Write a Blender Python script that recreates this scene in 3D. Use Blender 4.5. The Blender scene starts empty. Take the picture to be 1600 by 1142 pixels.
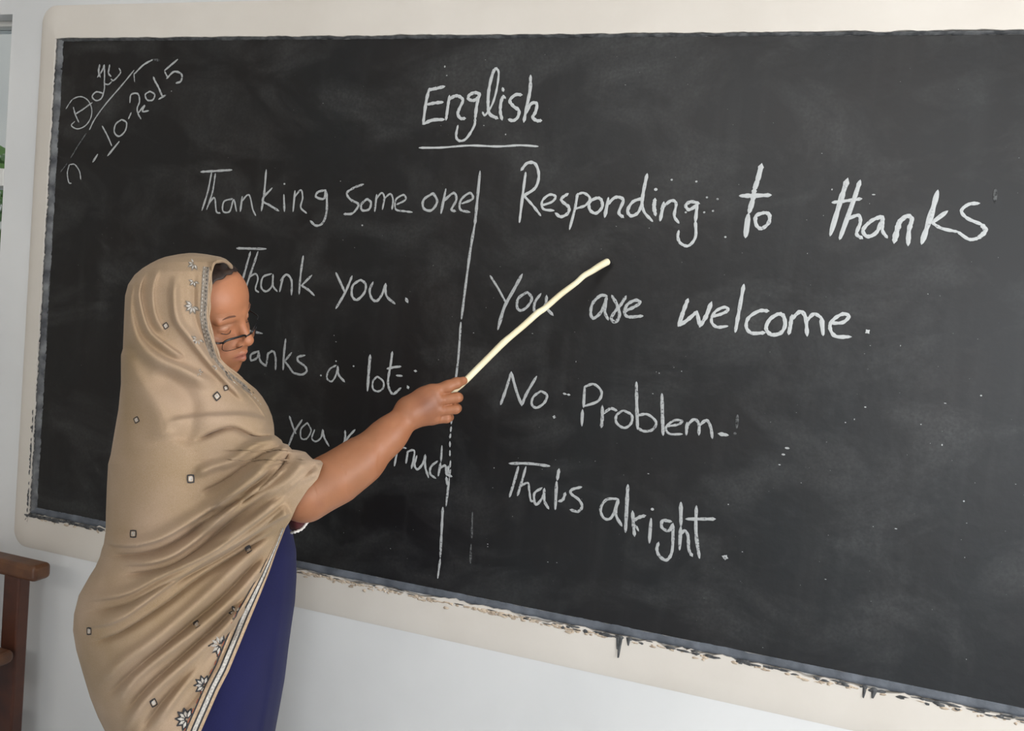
import bpy, bmesh, math, random
import numpy as np
from mathutils import Vector, Matrix

random.seed(7); np.random.seed(7)
sc = bpy.context.scene
COL = sc.collection

# ------------------------------------------------------------------ camera
CX, CY, F = 800.0, 571.0, 1400.0
Hh = np.array([-3402.0, 89.6]) - (CX, CY)
_p0 = np.array([92.0, 63.0]) - (CX, CY); _d = np.array([-42.0, 737.0])
_t = (-F*F - _p0 @ Hh)/(_d @ Hh); Vv = _p0 + _t*_d
Xa = -np.array([Hh[0], Hh[1], F]); Xa /= np.linalg.norm(Xa)
Za = -np.array([Vv[0], Vv[1], F]); Za /= np.linalg.norm(Za)
Za -= Xa*(Xa @ Za); Za /= np.linalg.norm(Za)
Ya = np.cross(Za, Xa)
RW = np.array([Xa, Ya, Za])                       # world = RW @ (right, down, forward)
CAM = np.array([0.0, -1.871, 1.48])
cd = bpy.data.cameras.new('camera'); cam = bpy.data.objects.new('camera', cd); COL.objects.link(cam)
cd.sensor_width = 36.0; cd.lens = 36.0*F/1600.0; cd.clip_start = 0.02
M = Matrix([[RW[i][0], -RW[i][1], -RW[i][2], CAM[i]] for i in range(3)] + [[0, 0, 0, 1]])
cam.matrix_world = M
sc.camera = cam

# ------------------------------------------------------------------ light and exposure
vs = sc.view_settings
vs.view_transform = 'Standard'; vs.look = 'None'; vs.gamma = 1.0; vs.use_curve_mapping = False
vs.exposure = 0.0
world = bpy.data.worlds.new('world'); sc.world = world; world.use_nodes = True
wn = world.node_tree.nodes; wl = world.node_tree.links
wn['Background'].inputs[0].default_value = (0.80, 0.88, 1.0, 1); wn['Background'].inputs[1].default_value = 1.5

def area(name, loc, target, sx, sy, power, color=(1, 1, 1)):
    l = bpy.data.lights.new(name, 'AREA'); l.shape = 'RECTANGLE'; l.size = sx; l.size_y = sy
    l.energy = power; l.color = color
    o = bpy.data.objects.new(name, l); COL.objects.link(o); o.location = loc
    o.rotation_euler = (Vector(target) - Vector(loc)).to_track_quat('-Z', 'Y').to_euler()
    return o
RX, LX, BY, CZ = 1.75, -3.6, -5.0, 3.1            # right wall, left wall, back wall, ceiling
area('right_window_daylight', (RX-0.06, -1.35, 1.55), (RX-2, -1.35, 1.45), 1.6, 1.4, 60, (0.95, 0.98, 1.0))
area('added_door_fill', (1.15, BY+0.06, 1.12), (0.9, -2.2, 0.6), 0.95, 2.1, 40, (0.92, 0.97, 1.0))  # added fill in an unseen doorway, brightens the right of the board
area('added_clerestory_fill', (-0.3, BY+0.05, 2.87), (-0.3, -1.0, 1.9), 3.6, 0.32, 40, (1.0, 0.99, 0.96))  # added fill in an unseen high opening, for sheen along the board's top
def ray(px, py): return RW @ np.array([px-CX, py-CY, F])
def W(px, py, Y=0.0):                              # pixel -> point on the vertical plane world y = Y
    r = ray(px, py); return CAM + r*(Y-CAM[1])/r[1]
WD = ray(300, 600); WD[2] = 0; WD /= np.linalg.norm(WD)     # horizontal direction towards the woman
RD = np.array([-WD[1], WD[0], 0.0]); RD = -RD               # horizontal, to the right seen along WD
def P(px, py, q):                                  # point at horizontal distance q along WD
    r = ray(px, py); return CAM + r*q/(r @ WD)

# ------------------------------------------------------------------ helpers
def props(o, label=None, cat=None, group=None, kind=None):
    if label: o['label'] = label
    if cat: o['category'] = cat
    if group: o['group'] = group
    if kind: o['kind'] = kind
    return o
def mesh_obj(name, verts, faces, mats, parent=None, smooth=False, fmat=None):
    me = bpy.data.meshes.new(name)
    me.from_pydata([tuple(map(float, v)) for v in verts], [], [tuple(int(i) for i in f) for f in faces])
    if not isinstance(mats, (list, tuple)): mats = [mats]
    for m in mats: me.materials.append(m)
    if smooth: me.polygons.foreach_set('use_smooth', [True]*len(me.polygons))
    if fmat is not None: me.polygons.foreach_set('material_index', list(fmat))
    me.update()
    o = bpy.data.objects.new(name, me); COL.objects.link(o)
    if parent: o.parent = parent; o.matrix_parent_inverse = parent.matrix_world.inverted()
    return o
def empty(name, loc):
    o = bpy.data.objects.new(name, None); COL.objects.link(o); o.location = loc; o.empty_display_size = .05
    bpy.context.view_layer.update(); return o
def bevel(o, w, seg=2):
    m = o.modifiers.new('bevel', 'BEVEL'); m.width = w; m.segments = seg; m.limit_method = 'ANGLE'; return o
def box(x0, x1, y0, y1, z0, z1):
    v = [(x0,y0,z0),(x1,y0,z0),(x1,y1,z0),(x0,y1,z0),(x0,y0,z1),(x1,y0,z1),(x1,y1,z1),(x0,y1,z1)]
    f = [(0,3,2,1),(4,5,6,7),(0,1,5,4),(1,2,6,5),(2,3,7,6),(3,0,4,7)]
    return v, f
def boxes(lst):
    V, Fc = [], []
    for b in lst:
        v, f = box(*b); n = len(V); V += v; Fc += [tuple(i+n for i in q) for q in f]
    return V, Fc
def catmull(pts, n=5):
    pts = [np.array(p, float) for p in pts]
    if len(pts) < 3:
        return [pts[0]*(1-t)+pts[-1]*t for t in np.linspace(0, 1, 6)]
    out = []; q = [2*pts[0]-pts[1]] + pts + [2*pts[-1]-pts[-2]]
    for i in range(1, len(q)-2):
        a, b, c, d = q[i-1:i+3]
        for t in np.linspace(0, 1, n, endpoint=False):
            out.append(.5*((2*b)+(-a+c)*t+(2*a-5*b+4*c-d)*t*t+(-a+3*b-3*c+d)*t**3))
    out.append(pts[-1]); return out
def tube(path, radii, n=12, caps=True):
    V, Fc = [], []; path = [np.array(p, float) for p in path]
    up = np.array([0.13, 0.31, 0.94])
    for i, p in enumerate(path):
        t = path[min(i+1, len(path)-1)] - path[max(i-1, 0)]; t /= np.linalg.norm(t)
        a = np.cross(t, up); a /= np.linalg.norm(a); b = np.cross(t, a)
        r = radii[i] if hasattr(radii, '__len__') else radii
        for k in range(n):
            g = 2*math.pi*k/n; V.append(p + r*(math.cos(g)*a + math.sin(g)*b))
    for i in range(len(path)-1):
        for k in range(n):
            k2 = (k+1) % n; Fc.append((i*n+k, i*n+k2, (i+1)*n+k2, (i+1)*n+k))
    if caps:
        Fc.append(tuple(range(n-1, -1, -1))); Fc.append(tuple((len(path)-1)*n+k for k in range(n)))
    return V, Fc
def merge(parts):
    V, Fc = [], []
    for v, f in parts:
        n = len(V); V += list(v); Fc += [tuple(i+n for i in q) for q in f]
    return V, Fc

# ------------------------------------------------------------------ materials
def mat(name, color, rough=0.6, spec=0.5, noise=None, bump=None, color2=None):
    m = bpy.data.materials.new(name); m.use_nodes = True; nt = m.node_tree; b = nt.nodes['Principled BSDF']
    b.inputs['Base Color'].default_value = (*color, 1); b.inputs['Roughness'].default_value = rough
    b.inputs['Specular IOR Level'].default_value = spec
    tc = nt.nodes.new('ShaderNodeTexCoord')
    if noise:
        n = nt.nodes.new('ShaderNodeTexNoise'); n.inputs['Scale'].default_value = noise; n.inputs['Detail'].default_value = 6
        nt.links.new(tc.outputs['Object'], n.inputs['Vector'])
        r = nt.nodes.new('ShaderNodeValToRGB'); r.color_ramp.elements[0].position = .35; r.color_ramp.elements[1].position = .65
        r.color_ramp.elements[0].color = (*color, 1); r.color_ramp.elements[1].color = (*(color2 or [c*.8 for c in color]), 1)
        nt.links.new(n.outputs['Fac'], r.inputs['Fac']); nt.links.new(r.outputs['Color'], b.inputs['Base Color'])
    if bump:
        n = nt.nodes.new('ShaderNodeTexNoise'); n.inputs['Scale'].default_value = bump[0]; n.inputs['Detail'].default_value = 4
        nt.links.new(tc.outputs['Object'], n.inputs['Vector'])
        bp = nt.nodes.new('ShaderNodeBump'); bp.inputs['Strength'].default_value = bump[1]; bp.inputs['Distance'].default_value = .004
        nt.links.new(n.outputs['Fac'], bp.inputs['Height']); nt.links.new(bp.outputs['Normal'], b.inputs['Normal'])
    return m
def N(nt, t, **kw):
    n = nt.nodes.new(t)
    for k, v in kw.items():
        if k in n.inputs: n.inputs[k].default_value = v
        else: setattr(n, k, v)
    return n

m_wall = mat('painted_plaster_white', (.71, .69, .67), .75, .3, noise=2.2, color2=(.64, .625, .61), bump=(9, .25))
m_wall2 = mat('painted_plaster_beige', (.46, .42, .37), .8, .3, noise=2.2, color2=(.42, .38, .33), bump=(9, .25))
m_band = mat('painted_plaster_cream', (.70, .635, .565), .7, .3, noise=3.0, color2=(.645, .58, .51), bump=(12, .3))
m_ceil = mat('ceiling_paint', (.86, .85, .83), .9)
m_floor = mat('cement_floor', (.48, .53, .57), .6, noise=3, color2=(.42, .46, .50))
m_chip = mat('broken_plaster', (.62, .50, .38), .9, .2, noise=60, color2=(.36, .28, .21), bump=(80, .8))
m_smear = mat('dark_paint_smear', (.03, .03, .032), .7, noise=70, color2=(.10, .10, .10))
m_ledge = mat('dusty_cement_lip', (.125, .135, .155), .6, .4, noise=22, color2=(.06, .066, .078), bump=(60, .5))
m_dustlip = mat('chalk_dusted_lip', (.19, .19, .19), .8, .3, noise=30, color2=(.06, .06, .065), bump=(60, .5))

def board_material():
    m = bpy.data.materials.new('blackboard_paint'); m.use_nodes = True; nt = m.node_tree; b = nt.nodes['Principled BSDF']; L = nt.links.new
    tc = N(nt, 'ShaderNodeTexCoord')
    base = N(nt, 'ShaderNodeTexNoise', Scale=3.3, Detail=5.0, Roughness=.6)
    L(tc.outputs['Object'], base.inputs['Vector'])
    r = N(nt, 'ShaderNodeValToRGB'); e = r.color_ramp.elements
    e[0].position = .3; e[0].color = (.0062, .0042, .0040, 1); e[1].position = .7; e[1].color = (.0060, .0064, .0072, 1)
    L(base.outputs['Fac'], r.inputs['Fac'])
    # wiped chalk: stretched clouds
    mp = N(nt, 'ShaderNodeMapping'); mp.inputs['Scale'].default_value = (1.6, 1, 2.6); mp.inputs['Rotation'].default_value = (0, .35, 0)
    L(tc.outputs['Object'], mp.inputs['Vector'])
    sm = N(nt, 'ShaderNodeTexNoise', Scale=2.4, Detail=9.0, Roughness=.63, Distortion=.6)
    L(mp.outputs['Vector'], sm.inputs['Vector'])
    r2 = N(nt, 'ShaderNodeValToRGB'); r2.color_ramp.elements[0].position = .47; r2.color_ramp.elements[1].position = .80
    L(sm.outputs['Fac'], r2.inputs['Fac'])
    # vertical streaks from wiping
    mp2 = N(nt, 'ShaderNodeMapping'); mp2.inputs['Scale'].default_value = (14, 1, 1.6)
    L(tc.outputs['Object'], mp2.inputs['Vector'])
    st = N(nt, 'ShaderNodeTexNoise', Scale=1.6, Detail=5.0); L(mp2.outputs['Vector'], st.inputs['Vector'])
    r3 = N(nt, 'ShaderNodeValToRGB'); r3.color_ramp.elements[0].position = .52; r3.color_ramp.elements[1].position = .85
    L(st.outputs['Fac'], r3.inputs['Fac'])
    ad = N(nt, 'ShaderNodeMath', operation='MULTIPLY_ADD'); ad.inputs[1].default_value = .28
    L(r3.outputs['Color'], ad.inputs[0]); L(r2.outputs['Color'], ad.inputs[2])
    grain = N(nt, 'ShaderNodeTexNoise', Scale=170.0, Detail=2.0); L(tc.outputs['Object'], grain.inputs['Vector'])
    mu = N(nt, 'ShaderNodeMath', operation='MULTIPLY'); L(ad.outputs[0], mu.inputs[0]); L(grain.outputs['Fac'], mu.inputs[1])
    mul = N(nt, 'ShaderNodeMath', operation='MULTIPLY'); L(mu.outputs[0], mul.inputs[0]); mul.inputs[1].default_value = .30
    mix = N(nt, 'ShaderNodeMix', data_type='RGBA'); L(mul.outputs[0], mix.inputs['Factor'])
    L(r.outputs['Color'], mix.inputs[6]); mix.inputs[7].default_value = (.22, .22, .21, 1)
    L(mix.outputs[2], b.inputs['Base Color'])
    b.inputs['Roughness'].default_value = .40; b.inputs['Specular IOR Level'].default_value = .42
    bn = N(nt, 'ShaderNodeTexNoise', Scale=38.0, Detail=5.0); L(tc.outputs['Object'], bn.inputs['Vector'])
    bp = N(nt, 'ShaderNodeBump', Strength=.22, Distance=.003); L(bn.outputs['Fac'], bp.inputs['Height']); L(bp.outputs['Normal'], b.inputs['Normal'])
    return m
m_board = board_material()

def chalk_material(name, hi, lo, dark=.03, thr=.42):
    m = bpy.data.materials.new(name); m.use_nodes = True; nt = m.node_tree; b = nt.nodes['Principled BSDF']; L = nt.links.new
    tc = N(nt, 'ShaderNodeTexCoord')
    n = N(nt, 'ShaderNodeTexNoise', Scale=260.0, Detail=3.0); L(tc.outputs['Object'], n.inputs['Vector'])
    n2 = N(nt, 'ShaderNodeTexNoise', Scale=16.0, Detail=2.0); L(tc.outputs['Object'], n2.inputs['Vector'])
    a = N(nt, 'ShaderNodeMath', operation='MULTIPLY_ADD'); a.inputs[1].default_value = .35
    L(n2.outputs['Fac'], a.inputs[0]); L(n.outputs['Fac'], a.inputs[2])
    r = N(nt, 'ShaderNodeValToRGB'); e = r.color_ramp.elements
    e[0].position = thr; e[0].color = (dark, dark, dark, 1); e[1].position = thr+.22; e[1].color = (hi, hi, hi*.98, 1)
    x = r.color_ramp.elements.new(thr+.1); x.color = (lo, lo, lo, 1)
    L(a.outputs[0], r.inputs['Fac']); L(r.outputs['Color'], b.inputs['Base Color'])
    b.inputs['Roughness'].default_value = 1.0; b.inputs['Specular IOR Level'].default_value = .05
    return m
m_chalk = chalk_material('chalk', .40, .27)
m_chalk_b = chalk_material('bright_chalk', .50, .38, thr=.36)
m_chalk_f = chalk_material('faint_chalk', .12, .06, thr=.5)

def cloth_mat(name, c1, c2, rough=.85, scale=700, tint=5):
    m = bpy.data.materials.new(name); m.use_nodes = True; nt = m.node_tree; b = nt.nodes['Principled BSDF']; L = nt.links.new
    tc = N(nt, 'ShaderNodeTexCoord')
    n = N(nt, 'ShaderNodeTexNoise', Scale=tint*1.0, Detail=3.0); L(tc.outputs['Object'], n.inputs['Vector'])
    g = N(nt, 'ShaderNodeTexNoise', Scale=scale*1.0, Detail=2.0); L(tc.outputs['Object'], g.inputs['Vector'])
    a = N(nt, 'ShaderNodeMath', operation='MULTIPLY_ADD'); a.inputs[1].default_value = .5
    L(g.outputs['Fac'], a.inputs[0]); L(n.outputs['Fac'], a.inputs[2])
    r = N(nt, 'ShaderNodeValToRGB'); r.color_ramp.elements[0].position = .55; r.color_ramp.elements[1].position = .95
    r.color_ramp.elements[0].color = (*c1, 1); r.color_ramp.elements[1].color = (*c2, 1)
    L(a.outputs[0], r.inputs['Fac']); L(r.outputs['Color'], b.inputs['Base Color'])
    b.inputs['Roughness'].default_value = rough; b.inputs['Specular IOR Level'].default_value = .2
    b.inputs['Sheen Weight'].default_value = .06
    bp = N(nt, 'ShaderNodeBump', Strength=.25, Distance=.001); L(g.outputs['Fac'], bp.inputs['Height']); L(bp.outputs['Normal'], b.inputs['Normal'])
    return m
m_shawl = cloth_mat('beige_wool', (.425, .298, .207), (.30, .203, .112))
m_dress = cloth_mat('navy_cloth', (.012, .012, .062), (.008, .008, .045), .8, 500)
m_maroon = cloth_mat('maroon_cloth', (.10, .022, .02), (.07, .015, .015))
m_trim = mat('white_trim_cloth', (.72, .66, .60), .8)
m_black_thread = mat('black_thread', (.030, .028, .030), .8)
m_grey_thread = mat('grey_thread', (.27, .22, .17), .8, noise=200, color2=(.14, .11, .085))
m_white_thread = mat('white_thread', (.60, .55, .49), .8, noise=300, color2=(.34, .30, .26))
m_stripe_beige = mat('border_beige', (.48, .34, .22), .8, noise=260, color2=(.38, .25, .15))
m_red_thread = mat('rust_thread', (.30, .08, .04), .8)
m_hair = mat('dark_brown_hair', (.022, .013, .010), .5, noise=90, color2=(.05, .03, .022))
m_brow = mat('brow_hair', (.16, .065, .035), .8)
m_frame = mat('black_plastic', (.006, .006, .007), .25, .6)
m_stick = mat('peeled_wood', (.82, .73, .50), .55, .4, noise=16, color2=(.74, .62, .40))
m_wood = mat('dark_stained_wood', (.085, .026, .012), .42, .5, noise=14, color2=(.04, .011, .006))
m_wood2 = mat('light_stained_wood', (.15, .062, .026), .45, .5, noise=18, color2=(.085, .032, .015))
m_paint = mat('window_paint', (.66, .64, .60), .6)
m_out = mat('outside_wall_paint', (.40, .37, .31), .9, noise=1.5, color2=(.33, .31, .27))
m_leaf = mat('hedge_leaf', (.10, .20, .035), .6, noise=9, color2=(.05, .11, .02))

def skin_material():
    m = bpy.data.materials.new('skin'); m.use_nodes = True; nt = m.node_tree; b = nt.nodes['Principled BSDF']; L = nt.links.new
    at = N(nt, 'ShaderNodeAttribute'); at.attribute_name = 'tint'
    tc = N(nt, 'ShaderNodeTexCoord'); n = N(nt, 'ShaderNodeTexNoise', Scale=26.0, Detail=5.0); L(tc.outputs['Object'], n.inputs['Vector'])
    r = N(nt, 'ShaderNodeValToRGB'); r.color_ramp.elements[0].color = (.86, .84, .82, 1); r.color_ramp.elements[1].color = (1, 1, 1, 1)
    r.color_ramp.elements[0].position = .3; r.color_ramp.elements[1].position = .7
    L(n.outputs['Fac'], r.inputs['Fac'])
    mx = N(nt, 'ShaderNodeMix', data_type='RGBA', blend_type='MULTIPLY'); mx.inputs['Factor'].default_value = 1
    L(at.outputs['Color'], mx.inputs[6]); L(r.outputs['Color'], mx.inputs[7]); L(mx.outputs[2], b.inputs['Base Color'])
    b.inputs['Roughness'].default_value = .48; b.inputs['Specular IOR Level'].default_value = .4
    b.inputs['Subsurface Weight'].default_value = .12; b.inputs['Subsurface Radius'].default_value = (.010, .004, .002)
    b.inputs['Subsurface Scale'].default_value = .6
    n2 = N(nt, 'ShaderNodeTexNoise', Scale=420.0, Detail=2.0); L(tc.outputs['Object'], n2.inputs['Vector'])
    bp = N(nt, 'ShaderNodeBump', Strength=.12, Distance=.001); L(n2.outputs['Fac'], bp.inputs['Height']); L(bp.outputs['Normal'], b.inputs['Normal'])
    return m
m_skin = skin_material()
def glass_material():
    m = bpy.data.materials.new('glass'); m.use_nodes = True; nt = m.node_tree; b = nt.nodes['Principled BSDF']
    b.inputs['Base Color'].default_value = (.95, .97, .97, 1); b.inputs['Roughness'].default_value = .05
    b.inputs['Transmission Weight'].default_value = 1.0; b.inputs['IOR'].default_value = 1.12
    return m
m_glass = glass_material()

# ------------------------------------------------------------------ the setting
BX0, BZ0, BZ1, BX1 = -1.947, .804, 2.063, 1.05     # the board opening
wx0, wx1, wz0, wz1 = -2.92, -2.11, 1.02, 2.13      # left window opening in the front wall
T = .16
v, f = boxes([(wx1, RX+.1, 0, T, 0, CZ), (LX-.1, wx0, 0, T, 0, CZ), (wx0, wx1, 0, T, 0, wz0), (wx0, wx1, 0, T, wz1, CZ)])
props(mesh_obj('wall_front', v, f, m_wall), 'white painted plaster wall carrying the blackboard', kind='structure')
v, f = boxes([(LX-.1, RX+.1, BY-.1, T, -.1, 0)]); props(mesh_obj('floor', v, f, m_floor), kind='structure')
v, f = boxes([(LX-.1, RX+.1, BY-.1, T, CZ, CZ+.1)]); props(mesh_obj('ceiling', v, f, m_ceil), kind='structure')
v, f = boxes([(RX, RX+.12, BY, -2.15, 0, CZ), (RX, RX+.12, -.55, 0, 0, CZ), (RX, RX+.12, -2.15, -.55, 0, .85), (RX, RX+.12, -2.15, -.55, 2.25, CZ)])
props(mesh_obj('wall_right', v, f, m_wall), kind='structure')
v, f = boxes([(LX-.12, LX, BY, 0, 0, CZ)])
props(mesh_obj('wall_left', v, f, m_wall2), kind='structure')
v, f = boxes([(LX, -2.12, BY-.12, BY, 0, CZ), (1.64, RX, BY-.12, BY, 0, CZ), (-2.12, .66, BY-.12, BY, 0, 2.7), (-2.12, 1.64, BY-.12, BY, 3.04, CZ), (.66, 1.64, BY-.12, BY, 2.2, 2.7)])
props(mesh_obj('wall_back', v, f, m_wall2), kind='structure')

# window in the front wall, seen at the left edge
win = empty('window_1', ((wx0+wx1)/2, .1, wz0)); props(win, kind='structure')
tz = W(7, 277)[2]
v, f = boxes([(wx0, wx0+.03, .05, .12, wz0, wz1), (wx1-.012, wx1, .05, .12, wz0, wz1), (wx0, wx1, .05, .12, wz0, wz0+.03), (wx0, wx1, .05, .12, wz1-.015, wz1),
              (wx0+.35, wx0+.39, .05, .12, wz0, wz1)])
bevel(mesh_obj('window_frame', v, f, m_paint, win), .003)
v, f = boxes([(wx0, wx1, .0, .11, tz-.024, tz+.024)]); bevel(mesh_obj('transom', v, f, m_paint, win), .004)
for za, zb in ((wz0+.03, tz-.02), (tz+.02, wz1-.015)):
    for xa, xb in ((wx0+.03, wx0+.35), (wx0+.39, wx1-.01)):
        v, f = boxes([(xa, xb, .082, .086, za, zb)]); mesh_obj('window_pane', v, f, m_glass, win)
# unseen openings: right window, plus a back door and clerestory added for their light
def room_window(name, axis, pos, a0, a1, z0, z1):
    w = empty(name, (pos, (a0+a1)/2, z0) if axis == 'x' else ((a0+a1)/2, pos, z0)); props(w, kind='structure')
    L = []
    for t in np.linspace(a0, a1, 4): L.append((t-.02, t+.02, z0, z1))
    L += [(a0, a1, z0, z0+.04), (a0, a1, z1-.04, z1)] + ([(a0, a1, (z0+z1)/2+.2, (z0+z1)/2+.24)] if z1-z0 > 1 else [])
    bl = [(pos+.04, pos+.09, p, q, r, s) if axis == 'x' else (p, q, pos-.09, pos-.04, r, s) for p, q, r, s in L]
    v, f = boxes(bl); mesh_obj('window_frame', v, f, m_paint, w)
    b = (pos+.06, pos+.065, a0, a1, z0, z1) if axis == 'x' else (a0, a1, pos-.065, pos-.06, z0, z1)
    v, f = boxes([b]); mesh_obj('window_pane', v, f, m_glass, w)
room_window('window_2', 'x', RX, -2.15, -.55, .85, 2.25)
room_window('added_door_1', 'y', BY, .66, 1.64, .0, 2.2)
room_window('added_clerestory_1', 'y', BY, -2.12, 1.52, 2.7, 3.04)
# outside the left window: a neighbouring wall and a hedge
v, f = boxes([(-9.0, -1.8, 3.0, 3.2, 0, 3.5)]); props(mesh_obj('neighbouring_wall', v, f, m_out), 'grey plastered wall outside behind the window at the left edge', 'wall', kind='structure')
v, f = boxes([(-6.5, 2.5, T, 3.5, -.1, -.01)]); props(mesh_obj('ground_outside', v, f, m_floor), kind='structure')
hz = W(4, 236, 1.2)[2]
V, Fc = [], []
rng = np.random.default_rng(3)
for i in range(7000):
    p = np.array([rng.uniform(-4.8, -2.6), rng.uniform(.95, 1.5), rng.uniform(.1, hz+rng.normal(0, .012))])
    a = rng.normal(size=3); a /= np.linalg.norm(a); b = np.cross(a, rng.normal(size=3)); b /= np.linalg.norm(b)
    s = rng.uniform(.03, .05); n = len(V); V += [p-a*s, p+b*s*.5, p+a*s, p-b*s*.5]; Fc.append((n, n+1, n+2, n+3))
props(mesh_obj('hedge', V, Fc, m_leaf), 'green leafy hedge outside below the window at the left edge', 'hedge', kind='stuff')

# raised plaster band around the board
def band_loops():
    ox0, oz0, oz1, ox1 = -2.005, .706, 2.150, BX1+.1
    segs = []
    n_h, n_v = 330, 140
    inn, out = [], []
    def corner(cx, cz, r, a0, a1, k=14): return [(cx+r*math.cos(a), cz+r*math.sin(a)) for a in np.linspace(a0, a1, k)]
    R = .045
    # bottom, left to right
    for t in np.linspace(0, 1, n_h): inn.append((BX0+(BX1-BX0)*t, BZ0)); out.append((ox0+R+(ox1-ox0-2*R)*t, oz0))
    for t in np.linspace(0, 1, 14)[1:]: inn.append((BX1, BZ0)); a = -math.pi/2+t*math.pi/2; out.append((ox1-R+R*math.cos(a), oz0+R+R*math.sin(a)))
    for t in np.linspace(0, 1, n_v)[1:]: inn.append((BX1, BZ0+(BZ1-BZ0)*t)); out.append((ox1, oz0+R+(oz1-oz0-2*R)*t))
    for t in np.linspace(0, 1, 14)[1:]: inn.append((BX1, BZ1)); a = t*math.pi/2; out.append((ox1-R+R*math.cos(a), oz1-R+R*math.sin(a)))
    for t in np.linspace(0, 1, n_h)[1:]: inn.append((BX1-(BX1-BX0)*t, BZ1)); out.append((ox1-R-(ox1-ox0-2*R)*t, oz1))
    for t in np.linspace(0, 1, 14)[1:]: inn.append((BX0, BZ1)); a = math.pi/2+t*math.pi/2; out.append((ox0+R+R*math.cos(a), oz1-R+R*math.sin(a)))
    for t in np.linspace(0, 1, n_v)[1:]: inn.append((BX0, BZ1-(BZ1-BZ0)*t)); out.append((ox0, oz1-R-(oz1-oz0-2*R)*t))
    for t in np.linspace(0, 1, 14)[1:-1]: inn.append((BX0, BZ0)); a = math.pi+t*math.pi/2; out.append((ox0+R+R*math.cos(a), oz0+R+R*math.sin(a)))
    return inn, out
inn, out = band_loops(); nb = len(inn)
V = []; Fc = []
prof = [(1.0, .002), (1.0, -.001), (.86, -.005), (.6, -.0075), (.25, -.011), (.0, -.013), (.0, .001)]
jit = np.convolve(np.random.normal(0, 1, nb+12), np.ones(4)/4, 'same')[:nb]
for k, (w, y) in enumerate(prof):
    for i in range(nb):
        x = inn[i][0]*(1-w)+out[i][0]*w; z = inn[i][1]*(1-w)+out[i][1]*w
        if k >= 5:
            amp = .0065 if abs(inn[i][1]-BZ0) < 1e-6 else .0018
            if abs(inn[i][1]-BZ0) < 1e-6 or abs(inn[i][1]-BZ1) < 1e-6: z += amp*jit[i]*(1 if inn[i][1] > 1 else -abs(1)) - (.002 if inn[i][1] < 1 else 0)
            else: x += amp*jit[i]
        V.append((x, y + (0.0 if k else 0), z))
K = len(prof)
for k in range(K-1):
    for i in range(nb):
        j = (i+1) % nb; Fc.append((k*nb+i, (k+1)*nb+i, (k+1)*nb+j, k*nb+j))
o = props(mesh_obj('trim_1', V, Fc, m_band, smooth=True), 'raised cream painted plaster band framing the blackboard', kind='structure')
es = o.modifiers.new('edge', 'EDGE_SPLIT'); es.split_angle = math.radians(50)

# ------------------------------------------------------------------ blackboard
YB = -.004                                          # face of the board
bb = empty('blackboard', ((BX0+BX1)/2, 0, BZ0))
props(bb, 'large black painted cement blackboard covered in white chalk writing', 'blackboard')
LW, LBt, LTp = .020, .017, .006
nx, nz = 60, 30
V, Fc = [], []
for j in range(nz+1):
    for i in range(nx+1):
        x = BX0+LW+(BX1-BX0-2*LW)*i/nx; z = BZ0+LBt+(BZ1-BZ0-LBt-LTp)*j/nz
        V.append((x, YB + .0006*math.sin(x*5)*math.sin(z*7), z))
for j in range(nz):
    for i in range(nx): a = j*(nx+1)+i; Fc.append((a, a+1, a+nx+2, a+nx+1))
mesh_obj('writing_surface', V, Fc, m_board, bb, True)
def lip(name, pts_in, pts_out, material, rough=.0012):
    V, Fc = [], []; n = len(pts_in)
    for i in range(n):
        a = np.array(pts_in[i]); b = np.array(pts_out[i])
        for k, (w, y) in enumerate([(0, YB-.0002), (.25, YB-.0025), (.6, YB-.0045), (1.0, YB-.0055), (1.15, -.0015)]):
            p = a*(1-w)+b*w; r = np.random.normal(0, rough)
            V.append((p[0]+r, min(-.001, y + r*.4), p[1]+r))
    for i in range(n-1):
        for k in range(4): q = i*5+k; Fc.append((q, q+1, q+6, q+5))
    return mesh_obj(name, V, Fc, material, bb, True)
tt = np.linspace(0, 1, 260)
lip('left_lip', [(BX0+LW+.001*math.sin(t*60), BZ0+LBt+(BZ1-BZ0-LBt-LTp)*t) for t in tt], [(BX0+.002, BZ0+(BZ1-BZ0)*t) for t in tt], m_dustlip)
lip('bottom_lip', [(BX0+LW+(BX1-BX0-2*LW)*t, BZ0+LBt) for t in tt], [(BX0+(BX1-BX0)*t, BZ0+.001) for t in tt], m_ledge, .0007)
lip('top_lip', [(BX0+LW+(BX1-BX0-2*LW)*t, BZ1-LTp) for t in tt], [(BX0+(BX1-BX0)*t, BZ1) for t in tt], m_smear, .0006)
lip('right_lip', [(BX1-LW, BZ0+LBt+(BZ1-BZ0-LBt-LTp)*t) for t in tt], [(BX1, BZ0+(BZ1-BZ0)*t) for t in tt], m_dustlip)
# dark paint run over the plaster, and broken plaster chips, along the lower edge
def blob(x, z, rx, rz, y=-.0145, n=9, drop=0):
    V = [(x, y-.0012, z)]
    for k in range(n):
        g = 2*math.pi*k/n; s = random.uniform(.6, 1.25)
        zz = z+rz*s*math.sin(g)
        V.append((x+rx*s*math.cos(g), y+.0012, zz - (drop if math.sin(g) < -.8 else 0)))
    return V, [(0, 1+(k+1) % n, 1+k) for k in range(n)]
parts = []
for i in range(330):
    x = random.choice([random.uniform(BX0-.005, BX0+.25), random.uniform(-.42, BX1), random.uniform(-.42, BX1), random.uniform(-1.2, -.42)])
    dens = 1 if (x < -1.65 or x > -.45) else .45
    if random.random() > dens: continue
    parts.append(blob(x, BZ0-.004+random.gauss(0, .0022), random.uniform(.004, .016), random.uniform(.0012, .0035)*dens))
for x, l in ((-.318, .040), (-.322, .022), (.168, .016), (.185, .012), (-.30, .010)):
    parts.append(blob(x, BZ0-.004, .006, .006, drop=l))
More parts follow.
